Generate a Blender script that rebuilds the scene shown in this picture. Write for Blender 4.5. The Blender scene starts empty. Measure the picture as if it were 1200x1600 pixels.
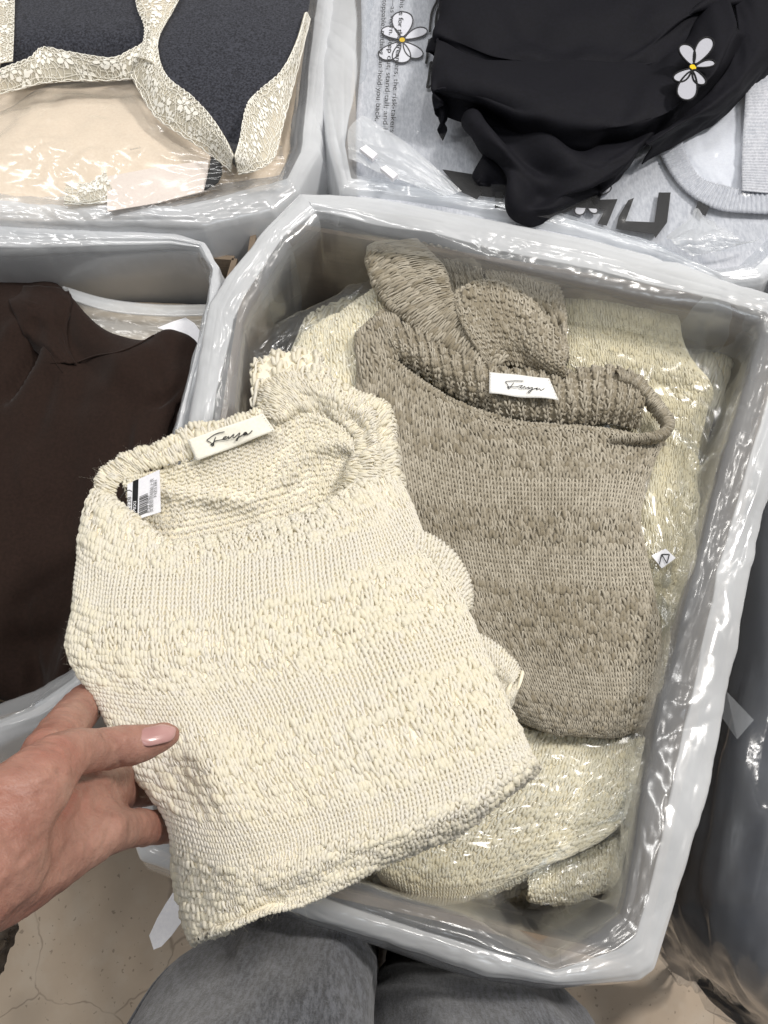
import bpy, bmesh, math, random
import numpy as np
from mathutils import Vector

SC = bpy.context.scene
COL = SC.collection
R = math.radians

# ------------------------------------------------------------------ camera
CAM_H, TILT, FPX = 1.10, R(25.0), 1186.0        # metres, tilt from straight down, focal in 1200x1600 px
cd = bpy.data.cameras.new('camera'); cam = bpy.data.objects.new('camera', cd); COL.objects.link(cam)
cam.location = (0, 0, CAM_H); cam.rotation_euler = (TILT, 0, 0)
cd.sensor_fit = 'VERTICAL'; cd.sensor_height = 24.0; cd.lens = 24.0 * FPX / 1600.0
cd.clip_start = 0.01; cd.clip_end = 50
SC.camera = cam

# ------------------------------------------------------------------ light (shop ceiling)
W = bpy.data.worlds.new('World'); SC.world = W; W.use_nodes = True
bg = W.node_tree.nodes['Background']; bg.inputs[0].default_value = (1.0, 0.985, 0.96, 1); bg.inputs[1].default_value = 0.19
def area(name, loc, aim, size, power, col=(1, .97, .93), sy=None):
    l = bpy.data.lights.new(name, 'AREA'); l.energy = power; l.color = col
    l.shape = 'RECTANGLE' if sy else 'SQUARE'; l.size = size
    if sy: l.size_y = sy
    o = bpy.data.objects.new(name, l); COL.objects.link(o); o.location = loc
    o.rotation_euler = (Vector(aim) - Vector(loc)).to_track_quat('-Z', 'Y').to_euler()
    return o
area('ceiling_spot', (1.45, 0.75, 2.60), (0.05, .25, .5), .34, 43, (1, .955, .90))
for k_, (x_, y_, w_) in enumerate(((.55, 1.75, 4), (-.35, 1.95, 4), (.35, .55, 6), (-1.45, .35, 5), (1.9, 1.9, 4))):
    area('highlight_lamp', (x_, y_, 2.72), (x_ * .3, y_ * .4 + .1, .5), .11, w_, (1, .965, .92))  # unseen small lamps added for extra highlights and softer shadows
area('ceiling_tube', (-.75, 1.05, 2.75), (-.15, .4, .5), .10, 18, (1, .985, .96), 1.5)
area('ceiling_panel', (0.35, -.95, 2.85), (0, .25, .5), .8, 6, (.84, .92, 1.0))
SC.view_settings.view_transform = 'Standard'; SC.view_settings.look = 'None'
SC.view_settings.exposure = 0.0; SC.view_settings.gamma = 1.0; SC.view_settings.use_curve_mapping = False
SC.cycles.use_denoising = True
SC.cycles.max_bounces = 10; SC.cycles.transparent_max_bounces = 40; SC.cycles.diffuse_bounces = 4
SC.cycles.sample_clamp_indirect = 6.0

# ------------------------------------------------------------------ photo-to-world helpers
_c, _s = math.cos(TILT), math.sin(TILT)
def ray(px, py):
    x = (px - 600.0) / FPX; y = (800.0 - py) / FPX
    return np.array([x, y * _c + _s, y * _s - _c])
def P(px, py, z):                                # point seen at that pixel, standing at height z
    d = ray(px, py); t = (z - CAM_H) / d[2]
    return np.array([d[0] * t, d[1] * t, z])
def PP(px, py, pl):                              # point seen at that pixel on the plane (point, normal)
    d = ray(px, py); o = np.array([0, 0, CAM_H]); p0, n = pl
    return o + d * (np.dot(p0 - o, n) / np.dot(d, n))
def proj(c):                                    # world points to photo pixels
    d = np.asarray(c) - np.array([0, 0, CAM_H]); y = d[..., 1] * _c + d[..., 2] * _s; z = -d[..., 1] * _s + d[..., 2] * _c
    return np.stack([600 + FPX * d[..., 0] / -z, 800 - FPX * y / -z], -1)
def on_surf(S, px, py, lift=.001):               # point of the sheet S seen at that pixel, raised a little
    if not hasattr(S, 'pix'): S.pix = proj(S.G)
    d = (S.pix[..., 0] - px) ** 2 + (S.pix[..., 1] - py) ** 2; z = S.G[..., 2][d < d.min() + 6].max()
    return P(px, py, z + lift)
def grid(rows):
    return np.array([[P(*q) for q in r] for r in rows])
def rowsz(rows, zs, crown=None):                 # rows of (px,py), one height per row; crown = added height per column
    out = []
    for r, z in zip(rows, zs):
        n = len(r)
        out.append([(a, b, z + (crown[i] if crown is not None else 0)) for i, (a, b) in enumerate(r)])
    return grid(out)

# ------------------------------------------------------------------ noise
def _h(ix, iy, iz, seed):
    n = (ix.astype(np.int64) * 374761393 + iy.astype(np.int64) * 668265263 + iz.astype(np.int64) * 2147483647 + seed * 974634777) & 0xffffffff
    n = ((n ^ (n >> 13)) * 1274126177) & 0xffffffff
    n = ((n ^ (n >> 16)) * 2246822519) & 0xffffffff
    return ((n ^ (n >> 15)) & 0xffff) / 32767.5 - 1.0
def vnoise(x, y, seed=0, z=None):                # smooth value noise, -1..1
    x = np.asarray(x, float); y = np.asarray(y, float)
    z = np.zeros_like(x) if z is None else np.asarray(z, float)
    x, y, z = np.broadcast_arrays(x, y, z)
    xi, yi, zi = np.floor(x), np.floor(y), np.floor(z)
    fx, fy, fz = x - xi, y - yi, z - zi
    sx, sy, sz = [f * f * f * (f * (f * 6 - 15) + 10) for f in (fx, fy, fz)]
    r = 0
    for dx in (0, 1):
        for dy in (0, 1):
            for dz in (0, 1):
                w = (sx if dx else 1 - sx) * (sy if dy else 1 - sy) * (sz if dz else 1 - sz)
                r = r + w * _h(xi + dx, yi + dy, zi + dz, seed)
    return r
def fbm(x, y, seed=0, o=3, z=None):
    r, a, f = 0, 1.0, 1.0
    for k in range(o):
        r = r + a * vnoise(np.asarray(x) * f, np.asarray(y) * f, seed + 17 * k, None if z is None else np.asarray(z) * f); a *= .5; f *= 2.03
    return r
def crumple(x, y, seed=0, o=3, z=None):          # sharp-creased film relief
    r, a, f = 0, 1.0, 1.0
    for k in range(o):
        wx = .35 * vnoise(np.asarray(x) * f * .7 + 9, np.asarray(y) * f * .7, seed + 5 + k, z)
        r = r + a * np.abs(vnoise(np.asarray(x) * f + wx, np.asarray(y) * f - wx, seed + 31 * k, None if z is None else np.asarray(z) * f)); a *= .5; f *= 2.1
    return r

# ------------------------------------------------------------------ surfaces
def catmull(Pts, t):                             # Pts (n,...) sampled at t in 0..n-1
    n = len(Pts); i = np.clip(np.floor(t).astype(int), 0, n - 2); f = (t - i)
    g = lambda k: Pts[np.clip(k, 0, n - 1)]
    p1, p2 = g(i), g(i + 1)
    p0 = np.where((i == 0).reshape(-1, *[1] * (Pts.ndim - 1)), 2 * p1 - p2, g(i - 1))
    p3 = np.where((i == n - 2).reshape(-1, *[1] * (Pts.ndim - 1)), 2 * p2 - p1, g(i + 2))
    f = f.reshape(-1, *[1] * (Pts.ndim - 1))
    return .5 * (2 * p1 + (p2 - p0) * f + (2 * p0 - 5 * p1 + 4 * p2 - p3) * f ** 2 + (3 * p1 - p0 - 3 * p2 + p3) * f ** 3)
def normals_of(G):
    du = np.gradient(G, axis=1); dv = np.gradient(G, axis=0)
    n = np.cross(dv, du); l = np.linalg.norm(n, axis=2, keepdims=True); n = n / np.maximum(l, 1e-12)
    if n[..., 2].mean() < 0: n = -n
    return n
class Surf:
    """smooth sheet through a grid of points; wrap = rounding of (top, bottom, left, right) edges (drop m, tuck m)"""
    def __init__(s, C, nr=120, nc=120, wrap=None, bump=None):
        C = np.array(C, float)
        if wrap:
            top, bot, lef, rig = wrap
            def add(edge, inner, w):
                d = inner - edge; d[:, 2] = 0
                d = d / np.maximum(np.linalg.norm(d, axis=1, keepdims=True), 1e-9)
                a = edge + d * 0.0; a = edge.copy(); a[:, 2] -= w[0]; a += d * w[1]
                return a
            if lef: C = np.concatenate([add(C[:, 0], C[:, 1], lef)[:, None], C], 1)
            if rig: C = np.concatenate([C, add(C[:, -1], C[:, -2], rig)[:, None]], 1)
            if top: C = np.concatenate([add(C[0], C[1], top)[None], C], 0)
            if bot: C = np.concatenate([C, add(C[-1], C[-2], bot)[None]], 0)
        m, n = C.shape[:2]
        A = catmull(C, np.linspace(0, m - 1, nr))
        G = np.swapaxes(catmull(np.swapaxes(A, 0, 1), np.linspace(0, n - 1, nc)), 0, 1)
        s.G = G; s.N = normals_of(G)
        if bump is not None:
            V, U = np.meshgrid(np.linspace(0, 1, nr), np.linspace(0, 1, nc), indexing='ij')
            s.G = G + s.N * bump(U, V, G)[..., None]; s.N = normals_of(s.G)
    def __call__(s, u, v):
        nr, nc = s.G.shape[:2]
        x = np.clip(u, 0, 1) * (nc - 1); y = np.clip(v, 0, 1) * (nr - 1)
        i = np.minimum(x.astype(int), nc - 2); j = np.minimum(y.astype(int), nr - 2)
        fx = (x - i)[..., None]; fy = (y - j)[..., None]
        def bl(A): return (A[j, i] * (1 - fx) + A[j, i + 1] * fx) * (1 - fy) + (A[j + 1, i] * (1 - fx) + A[j + 1, i + 1] * fx) * fy
        n = bl(s.N); return bl(s.G), n / np.maximum(np.linalg.norm(n, axis=-1, keepdims=True), 1e-9)

# ------------------------------------------------------------------ mesh building
def mesh_np(name, V, F, smooth=True, tint=None, mats=None, fmat=None):
    me = bpy.data.meshes.new(name)
    V = np.asarray(V, np.float32); F = np.asarray(F, np.int32)
    k = F.shape[1]
    me.vertices.add(len(V)); me.vertices.foreach_set('co', V.ravel())
    me.loops.add(F.size); me.loops.foreach_set('vertex_index', F.ravel())
    me.polygons.add(len(F)); me.polygons.foreach_set('loop_start', np.arange(0, F.size, k, dtype=np.int32))
    me.polygons.foreach_set('loop_total', np.full(len(F), k, np.int32))
    if smooth: me.polygons.foreach_set('use_smooth', np.ones(len(F), bool))
    if fmat is not None: me.polygons.foreach_set('material_index', np.asarray(fmat, np.int32))
    me.update(calc_edges=True); me.validate()
    if tint is not None:
        a = me.attributes.new('tint', 'FLOAT', 'POINT'); a.data.foreach_set('value', np.asarray(tint, np.float32))
    return me
def obj(name, me, mat=None, parent=None):
    o = bpy.data.objects.new(name, me); COL.objects.link(o)
    if mat is not None: me.materials.append(mat)
    if parent is not None: o.parent = parent
    return o
def tag(o, label=None, cat=None, group=None, kind=None):
    if label: o['label'] = label
    if cat: o['category'] = cat
    if group: o['group'] = group
    if kind: o['kind'] = kind
    return o
def thing(name, label, cat, group=None):
    o = bpy.data.objects.new(name, None); COL.objects.link(o); o.empty_display_size = .02
    return tag(o, label, cat, group)
def grid_faces(nr, nc, cu=False):
    j, i = np.meshgrid(np.arange(nr - 1), np.arange(nc if cu else nc - 1), indexing='ij')
    a = j * nc + i; b = j * nc + (i + 1) % nc
    return np.stack([a, b, b + nc, a + nc], -1).reshape(-1, 4)
def grid_mesh(name, G, closed_u=False, tint=None):
    nr, nc = G.shape[:2]
    return mesh_np(name, G.reshape(-1, 3), grid_faces(nr, nc, closed_u), tint=tint)
def sheet(name, G, thick, mat, parent=None, tint=None):    # cloth with two faces and closed edges
    nr, nc = G.shape[:2]; N = normals_of(G)
    A = G.reshape(-1, 3); B = (G - N * thick).reshape(-1, 3); n = nr * nc
    F = grid_faces(nr, nc); Fb = F[:, ::-1] + n
    ed = np.concatenate([np.arange(nc), np.arange(1, nr) * nc + nc - 1, (nr - 1) * nc + np.arange(nc - 2, -1, -1), np.arange(nr - 2, 0, -1) * nc])
    e2 = np.roll(ed, -1); Fe = np.stack([ed, ed + n, e2 + n, e2], -1)
    t = None if tint is None else np.concatenate([tint.ravel(), tint.ravel()])
    return obj(name, mesh_np(name, np.concatenate([A, B]), np.concatenate([F, Fb, Fe]), tint=t), mat, parent)
def tubes(paths, radii, sides=6, closed=False):
    """paths (m,k,3) or list of them, radii matching; returns V,F"""
    Vs, Fs, off = [], [], 0
    for Pth, r in zip(paths, radii):
        Pth = np.asarray(Pth, float); k = len(Pth); r = np.broadcast_to(np.asarray(r, float), (k,))
        T = np.gradient(Pth, axis=0); T /= np.maximum(np.linalg.norm(T, axis=1, keepdims=True), 1e-12)
        up = np.array([0, 0, 1.0]) if abs(T[:, 2]).mean() < .8 else np.array([0, 1.0, 0])
        B = np.cross(T, up); B /= np.maximum(np.linalg.norm(B, axis=1, keepdims=True), 1e-12); N = np.cross(B, T)
        a = np.arange(sides) * 2 * math.pi / sides
        V = Pth[:, None] + r[:, None, None] * (np.cos(a)[None, :, None] * N[:, None] + np.sin(a)[None, :, None] * B[:, None])
        Vs.append(V.reshape(-1, 3)); Fs.append(grid_faces(k, sides, True) + off); off += k * sides
    return np.concatenate(Vs), np.concatenate(Fs)
def spline(pts, n):
    pts = np.asarray(pts, float); return catmull(pts, np.linspace(0, len(pts) - 1, n))
def polyline(pts, n):                            # straight segments, even parameter
    pts = np.asarray(pts, float)
    d = np.concatenate([[0], np.cumsum(np.linalg.norm(np.diff(pts[:, :3], axis=0), axis=1))]); s = np.linspace(0, d[-1], n)
    return np.stack([np.interp(s, d, pts[:, k]) for k in range(pts.shape[1])], 1)
def prism(name, pts3, thick, mat, parent=None, nrm=(0, 0, 1)):   # flat polygon with thickness
    bm = bmesh.new(); n = Vector(nrm) * thick
    a = [bm.verts.new(Vector(p)) for p in pts3]; b = [bm.verts.new(Vector(p) - n) for p in pts3]
    k = len(a); bm.faces.new(a); bm.faces.new(b[::-1])
    for i in range(k): bm.faces.new([a[i], b[i], b[(i + 1) % k], a[(i + 1) % k]])
    bmesh.ops.recalc_face_normals(bm, faces=bm.faces)
    me = bpy.data.meshes.new(name); bm.to_mesh(me); bm.free()
    return obj(name, me, mat, parent)
def box(name, x0, x1, y0, y1, z0, z1, mat, parent=None):
    return prism(name, [(x0, y0, z1), (x1, y0, z1), (x1, y1, z1), (x0, y1, z1)], z1 - z0, mat, parent)

# ------------------------------------------------------------------ materials
class NT:
    def __init__(s, name):
        s.m = bpy.data.materials.new(name); s.m.use_nodes = True; s.t = s.m.node_tree; s.t.nodes.clear()
        s.out = s.n('ShaderNodeOutputMaterial')
    def n(s, typ, **kw):
        nd = s.t.nodes.new(typ)
        for k, v in kw.items():
            if k.startswith('i_'):
                key = k[2:]; key = int(key) if key.isdigit() else key.replace('_', ' ')
                if isinstance(v, bpy.types.NodeSocket): s.t.links.new(v, nd.inputs[key])
                else: nd.inputs[key].default_value = v
            else: setattr(nd, k, v)
        return nd
    def l(s, a, b): s.t.links.new(a, b)
    def pos(s): return s.n('ShaderNodeNewGeometry').outputs['Position']
    def noise(s, scale, detail=3, rough=.5, vec=None, stretch=None):
        v = vec if vec is not None else s.pos()
        if stretch is not None: v = s.n('ShaderNodeMapping', i_0=v, i_Scale=stretch).outputs[0]
        return s.n('ShaderNodeTexNoise', i_Vector=v, i_Scale=scale, i_Detail=detail, i_Roughness=rough).outputs['Fac']
    def mix(s, a, b, f):
        nd = s.n('ShaderNodeMix', data_type='RGBA')
        for k, v in (('A', a), ('B', b)):
            sk = [x for x in nd.inputs if x.name == k and x.type == 'RGBA'][0]
            if isinstance(v, bpy.types.NodeSocket): s.l(v, sk)
            else: sk.default_value = (*v[:3], 1)
        if isinstance(f, bpy.types.NodeSocket): s.l(f, nd.inputs[0])
        else: nd.inputs[0].default_value = f
        return [x for x in nd.outputs if x.type == 'RGBA'][0]
    def ramp(s, f, a, b):
        return s.n('ShaderNodeMapRange', i_0=f, i_1=a, i_2=b).outputs[0]
    def math(s, op, a, b=0.0):
        nd = s.n('ShaderNodeMath', operation=op)
        for i, v in enumerate((a, b)):
            if isinstance(v, bpy.types.NodeSocket): s.l(v, nd.inputs[i])
            else: nd.inputs[i].default_value = v
        return nd.outputs[0]
    def bump(s, h, strength=.3, dist=.001, nrm=None):
        nd = s.n('ShaderNodeBump', i_Strength=strength, i_Distance=dist, i_Height=h)
        if nrm is not None: s.l(nrm, nd.inputs['Normal'])
        return nd.outputs[0]
    def done(s, sh): s.l(sh, s.out.inputs[0]); return s.m
def principled(t, col, rough, nrm=None, **kw):
    nd = t.n('ShaderNodeBsdfPrincipled')
    if isinstance(col, bpy.types.NodeSocket): t.l(col, nd.inputs['Base Color'])
    else: nd.inputs['Base Color'].default_value = (*col, 1)
    nd.inputs['Roughness'].default_value = rough
    if nrm is not None: t.l(nrm, nd.inputs['Normal'])
    for k, v in kw.items(): nd.inputs[k.replace('_', ' ')].default_value = v
    return nd.outputs[0]
def lin(r, g, b):
    return tuple(((c / 255 + .055) / 1.055) ** 2.4 if c > 10 else c / 255 / 12.92 for c in (r, g, b))

def yarn_mat(name, a, b, dark, scale=1.0, soft=.18):
    t = NT(name)
    tint = t.n('ShaderNodeAttribute', attribute_name='tint').outputs['Fac']
    c = t.mix(a, b, tint)
    c = t.mix(c, dark, t.math('MULTIPLY', t.ramp(t.noise(420 * scale, 2, .6), .45, .8), .30))
    fib = t.noise(1100 * scale, 3, .7)
    pr = principled(t, c, .9, t.bump(fib, .45, .0005), Specular_IOR_Level=.10, Sheen_Weight=.22, Sheen_Roughness=.5)
    tl = t.n('ShaderNodeBsdfTranslucent', i_0=c).outputs[0]                # loose wool lets light through
    return t.done(t.n('ShaderNodeMixShader', i_0=soft, i_1=pr, i_2=tl).outputs[0])
def cloth_mat(name, a, b, weave=2500, rough=.85, heather=0, stretch=(1, 1, 1), sheen=.15, spec=.15, hs=350):
    t = NT(name)
    f = t.noise(hs, 3, .65, stretch=stretch)
    c = t.mix(a, b, t.ramp(f, .35, .65))
    w = t.noise(weave, 2, .6, stretch=stretch)
    return t.done(principled(t, c, rough, t.bump(w, .35, .0005), Specular_IOR_Level=spec, Sheen_Weight=sheen))
def film_mat(name, opac, tintc, rough=.16, clear=.02, wr=60, bumpd=.0015, bs=.35, trans=(.96, .97, .98), gl=1.0, plies=False):
    """polythene: part lets light straight through, part scatters it, and the surface mirrors at grazing angles"""
    t = NT(name)
    nb = t.bump(t.noise(wr, 4, .62), bs, bumpd)
    tr = t.n('ShaderNodeBsdfTransparent', i_0=(*trans, 1)).outputs[0]
    df = t.n('ShaderNodeBsdfDiffuse', i_0=(*tintc, 1), i_Normal=nb).outputs[0]
    tl = t.n('ShaderNodeBsdfTranslucent', i_0=(*tintc, 1), i_Normal=nb).outputs[0]
    sc = t.n('ShaderNodeMixShader', i_0=.30, i_1=df, i_2=tl).outputs[0]
    lw = t.n('ShaderNodeLayerWeight', i_0=.30, i_Normal=nb).outputs['Facing']
    mot = t.ramp(t.noise(9, 3, .5), .3, .7)
    op = t.math('ADD', t.math('MULTIPLY', lw, .55 * opac), t.math('MULTIPLY', t.math('ADD', .8, t.math('MULTIPLY', mot, .4)), opac))
    if plies: op = t.math('MULTIPLY', op, t.n('ShaderNodeAttribute', attribute_name='tint').outputs['Fac'])   # doubled film is milkier
    op = t.math('MINIMUM', op, .97)
    body = t.n('ShaderNodeMixShader', i_0=op, i_1=tr, i_2=sc).outputs[0]
    gs = t.n('ShaderNodeBsdfGlossy', i_0=(1, 1, 1, 1), i_Roughness=rough, i_Normal=nb).outputs[0]
    fc = t.n('ShaderNodeLayerWeight', i_0=.5, i_Normal=nb).outputs['Facing']     # 1 - cos, the same from both sides of the film
    fr = t.math('ADD', t.math('MULTIPLY', t.math('POWER', fc, 5.0), .9 * gl), .04 * gl + clear)
    return t.done(t.n('ShaderNodeMixShader', i_0=fr, i_1=body, i_2=gs).outputs[0])

M = {}
M['cream'] = yarn_mat('cream_yarn', lin(249, 245, 235), lin(251, 245, 225), lin(242, 231, 202), soft=.30)
M['cream_in'] = cloth_mat('cream_inside', lin(246, 238, 216), lin(240, 231, 207), hs=500)
M['beige'] = yarn_mat('beige_yarn', lin(210, 202, 185), lin(156, 146, 126), lin(108, 98, 82))
M['beige_in'] = cloth_mat('beige_inside', lin(144, 135, 117), lin(132, 123, 106), hs=500)
M['olive'] = yarn_mat('pale_green_yarn', lin(238, 231, 206), lin(232, 222, 190), lin(208, 196, 158))
M['olive_in'] = cloth_mat('pale_green_inside', lin(222, 212, 180), lin(212, 202, 168), hs=500)
M['ecru'] = yarn_mat('ecru_yarn', lin(253, 248, 230), lin(252, 243, 214), lin(240, 224, 184))
M['ecru_in'] = cloth_mat('ecru_inside', lin(250, 240, 210), lin(244, 232, 200), hs=500)
M['liner'] = film_mat('liner_film', .70, (.89, .915, .95), .19, .04, 40, .002, .10, plies=True)
M['liner_thin'] = film_mat('liner_film_thin', .26, (.80, .83, .86), .20, .03, 45, .002, .45)
M['bagfilm'] = film_mat('garment_bag_film', .035, (.9, .9, .9), .18, .006, 30, .0018, .14)
M['zipfilm'] = film_mat('zip_bag_film', .34, (.86, .88, .9), .22, .02, 60, .0015, .4)
M['slipfilm'] = film_mat('slip_film', .13, (.8, .82, .85), .25, .01, 40, .001, .2)
M['darkfilm'] = film_mat('dark_bag_film', .15, (.75, .78, .82), .16, .03, 25, .003, .3)
M['label'] = cloth_mat('white_satin_label', lin(244, 243, 240), lin(238, 237, 233), 1800, .55, spec=.4, sheen=0)
M['cream_label'] = cloth_mat('ivory_cotton_label', lin(243, 240, 228), lin(236, 232, 218), 1800, .8, sheen=0)
M['ink'] = cloth_mat('black_ink', (.012, .012, .013), (.02, .02, .022), 900, .5, sheen=0)
M['greyink'] = cloth_mat('grey_ink', (.10, .10, .10), (.14, .14, .14), 900, .6, sheen=0)
M['paper'] = cloth_mat('white_paper', lin(240, 240, 244), lin(232, 232, 238), 800, .6, sheen=0, spec=.3)

# ================================================================== SETTING: floor
def floor_mat():
    t = NT('cracked_cement')
    p = t.pos()
    c = t.mix(lin(204, 186, 165), lin(188, 169, 148), t.ramp(t.noise(6, 5, .6), .35, .65))
    c = t.mix(c, lin(206, 194, 178), t.math('MULTIPLY', t.ramp(t.noise(22, 3, .6), .5, .75), .5))
    spots = t.ramp(t.noise(140, 2, .5), .66, .70)
    c = t.mix(c, lin(120, 104, 90), t.math('MULTIPLY', spots, .55))
    w = t.n('ShaderNodeTexNoise', i_Vector=p, i_Scale=9.0, i_Detail=4.0).outputs['Color']
    wv = t.n('ShaderNodeVectorMath', operation='MULTIPLY_ADD', i_0=w, i_1=(.09, .09, 0), i_2=p).outputs[0]
    vo = t.n('ShaderNodeTexVoronoi', feature='DISTANCE_TO_EDGE', i_Vector=wv, i_Scale=6.0, i_Randomness=.9).outputs['Distance']
    crack = t.math('SUBTRACT', 1.0, t.ramp(vo, .001, .008))
    crack = t.math('MULTIPLY', crack, t.ramp(t.noise(14, 3, .5), .28, .5))
    c = t.mix(c, lin(116, 100, 88), t.math('MULTIPLY', crack, .5))
    h = t.math('SUBTRACT', t.math('MULTIPLY', t.noise(60, 4, .6), .3), crack)
    return t.done(principled(t, c, .48, t.bump(h, .25, .0008), Specular_IOR_Level=.35))
fl = prism('floor', [(-4, -3, 0), (4, -3, 0), (4, 5, 0), (-4, 5, 0)], .05, floor_mat())
tag(fl, 'tan crackled cement shop floor', None, None, 'structure')

# ================================================================== cartons
def card_mat():
    t = NT('brown_cardboard')
    c = t.mix(lin(130, 116, 100), lin(116, 102, 88), t.ramp(t.noise(40, 4, .6, stretch=(1, 1, 12)), .35, .65))
    return t.done(principled(t, c, .85, t.bump(t.noise(500, 2, .5, stretch=(1, 1, .1)), .3, .0006), Specular_IOR_Level=.2))
M['card'] = card_mat()
def carton(label, cpx, zr, zb=0.0, floor_z=.004):
    """four wall panels and a bottom standing under the traced rim"""
    t = thing('cardboard_box', label, 'box', 'lined cardboard boxes pushed together on the floor')
    c = [P(a, b, zr) for a, b in cpx]; cen = sum(c) / len(c); n = len(c)
    for i in range(n):
        a, b = c[i].copy(), c[(i + 1) % n].copy()
        d = (b - a) / np.linalg.norm(b - a); nn = np.array([d[1], -d[0], 0])
        if np.dot(nn, cen - a) < 0: nn = -nn
        a = a + d * .004; b = b - d * .004; th = .006
        q = [a, b, b + nn * th, a + nn * th]
        prism('wall_panel', [(p[0], p[1], zr) for p in q], zr - floor_z, M['card'], t)
    prism('bottom_panel', [(*(p + (cen - p) * .03)[:2], floor_z + .012) for p in c], .006, M['card'], t)
    return t
carton('brown carton in the middle holding the knit sweaters', [(396, 338), (1235, 480), (1003, 1512), (232, 1336)], .487)
carton('brown carton at left under the dark brown top', [(-260, 358), (372, 400), (178, 1092), (-300, 1190)], .47)
carton('brown carton behind, full of bras', [(-260, -160), (500, -160), (455, 330), (-260, 350)], .47)
carton('brown carton behind, full of grey printed shirts', [(545, -200), (1420, -160), (1260, 430), (560, 305)], .47)

# ================================================================== polythene liners
def smooth01(x): x = np.clip(x, 0, 1); return x * x * (3 - 2 * x)
def liner(label, st, zr, mat, closed=False, seed=1, n=520, hang=.16, deep=.30, lean=.012, crease=.0034, puff=.003, slack=0.0, inmin=.25):
    """bag film: comes up the inside, rolls over the carton edge, hangs down outside"""
    In = np.array([P(a, b, zr - .012) for (a, b), _ in st]); Out = np.array([P(a, b, zr - .012) for _, (a, b) in st])
    if closed: In = np.concatenate([In, In[:1]]); Out = np.concatenate([Out, Out[:1]])
    mid = (In + Out) / 2
    d = np.concatenate([[0], np.cumsum(np.linalg.norm(np.diff(mid, axis=0), axis=1))]); L = d[-1]; s = np.linspace(0, L, n)
    ip = lambda A: np.stack([np.interp(s, d, A[:, k]) for k in range(3)], 1)
    I, O = ip(In), ip(Out)
    ker = np.array([0, 1, 2, 1, 0.]) / 4
    def sm(A):
        if closed: B = np.concatenate([A[-5:-1], A, A[1:5]]); return np.stack([np.convolve(B[:, k], ker, 'same') for k in range(3)], 1)[4:-4]
        B = np.concatenate([A[:1]] * 4 + [A] + [A[-1:]] * 4); return np.stack([np.convolve(B[:, k], ker, 'same') for k in range(3)], 1)[4:-4]
    I, O = sm(I), sm(O)
    wdt = np.linalg.norm(O - I, axis=1)
    dirn = (O - I) / np.maximum(wdt[:, None], 1e-6)
    prof = []
    for k in np.linspace(0, 1, 26): prof.append(('in', 1 - k))
    for k in np.linspace(0, 1, 50)[1:-1]: prof.append(('top', k))
    for k in np.linspace(0, 1, 11): prof.append(('out', k))
    rows = []
    for ty, k in prof:
        if ty == 'in': p = I.copy(); p[:, 2] -= k * deep; p += dirn * ((lean - slack * np.clip(-dirn[:, 1:2], 0, 1) ** 2) * math.sin(k * 2.2))
        elif ty == 'top':
            p = I * (1 - k) + O * k; p[:, 2] += (.012 + puff) * (math.sin(math.pi * k) ** .32)
        else: p = O.copy(); p[:, 2] -= k * hang; p += dirn * (.010 * math.sin(k * 2.5))
        rows.append(p)
    G = np.array(rows); N = normals_of(G)
    V = np.array([{'in': -.30 * k, 'top': .07 * k, 'out': .07 + hang * k}[ty] for ty, k in prof])[:, None]
    S = s[None, :]
    ontop = np.array([1.0 if ty == 'top' else .0 for ty, k in prof])[:, None]
    gate = np.clip(vnoise(S * 11, V * 0 + 5, seed + 50) * 2.2 - .2, 0, 1)
    wob = (crumple(S * 17 + V * 9, V * 5, seed, 2) - .5) * gate        # folds that run up over the edge, here and there
    wob2 = crumple(S * 3.2 + V * 6, V * 34, seed + 3, 2) - .5        # long slack folds along the edge
    wob3 = crumple(S * 40, V * 50, seed + 8, 2) - .45
    G = G + N * (crease * (wob * .95 + wob2 * .55 + wob3 * .18))[..., None]
    rsn = np.random.RandomState(seed); ex = 0 * S + 0 * V                # hard crease lines pressed into the film
    for _ in range(int(L * 20)):
        s0, v0 = rsn.rand() * L, rsn.uniform(-.10, .14); an = rsn.choice([rsn.normal(0, .12), rsn.normal(0, .3), rsn.normal(1.3, .4)]); ln = rsn.uniform(.02, .11)
        du, dv = S - s0, V - v0; t_ = du * math.cos(an) + dv * math.sin(an); d_ = -du * math.sin(an) + dv * math.cos(an)
        ex = ex + rsn.choice([-1, 1]) * rsn.uniform(.0006, .0022) * np.exp(-(t_ / ln) ** 2) * np.clip(1 - np.abs(d_) / rsn.uniform(.006, .016), 0, 1)
    for _ in range(int(L * 30)):                                        # fine sharp crinkles
        s0, v0 = rsn.rand() * L, rsn.uniform(-.14, .12); an = rsn.uniform(0, 3.14); ln = rsn.uniform(.006, .03)
        i0, i1 = np.searchsorted(s, (s0 - .06, s0 + .06))
        if i1 - i0 < 3: continue
        du, dv = S[:, i0:i1] - s0, V - v0; t_ = du * math.cos(an) + dv * math.sin(an); d_ = -du * math.sin(an) + dv * math.cos(an)
        ex[:, i0:i1] += rsn.choice([-1, 1]) * rsn.uniform(.0003, .0009) * np.exp(-(t_ / ln) ** 2) * np.clip(1 - np.abs(d_) / rsn.uniform(.003, .007), 0, 1)
    G = G + N * ex[..., None]
    G[..., 2] += .0015 * vnoise(S * 5, V * 0, seed + 40)
    cut = .44 - .30 * np.clip(dirn[:, 1], 0, 1) + .06 * vnoise(s * 4, s * 0, seed + 60) + .015 * vnoise(s * 22, s * 0, seed + 61)      # the turned-over second layer ends part-way across
    plies = np.array([(max(inmin, .38 - 2.5 * k) + 0 * cut) if ty == 'in' else (.34 + .66 * smooth01((k - cut) / .03)) if ty == 'top' else (max(.35, .95 - 1.2 * k) + 0 * cut) for ty, k in prof])
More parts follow.
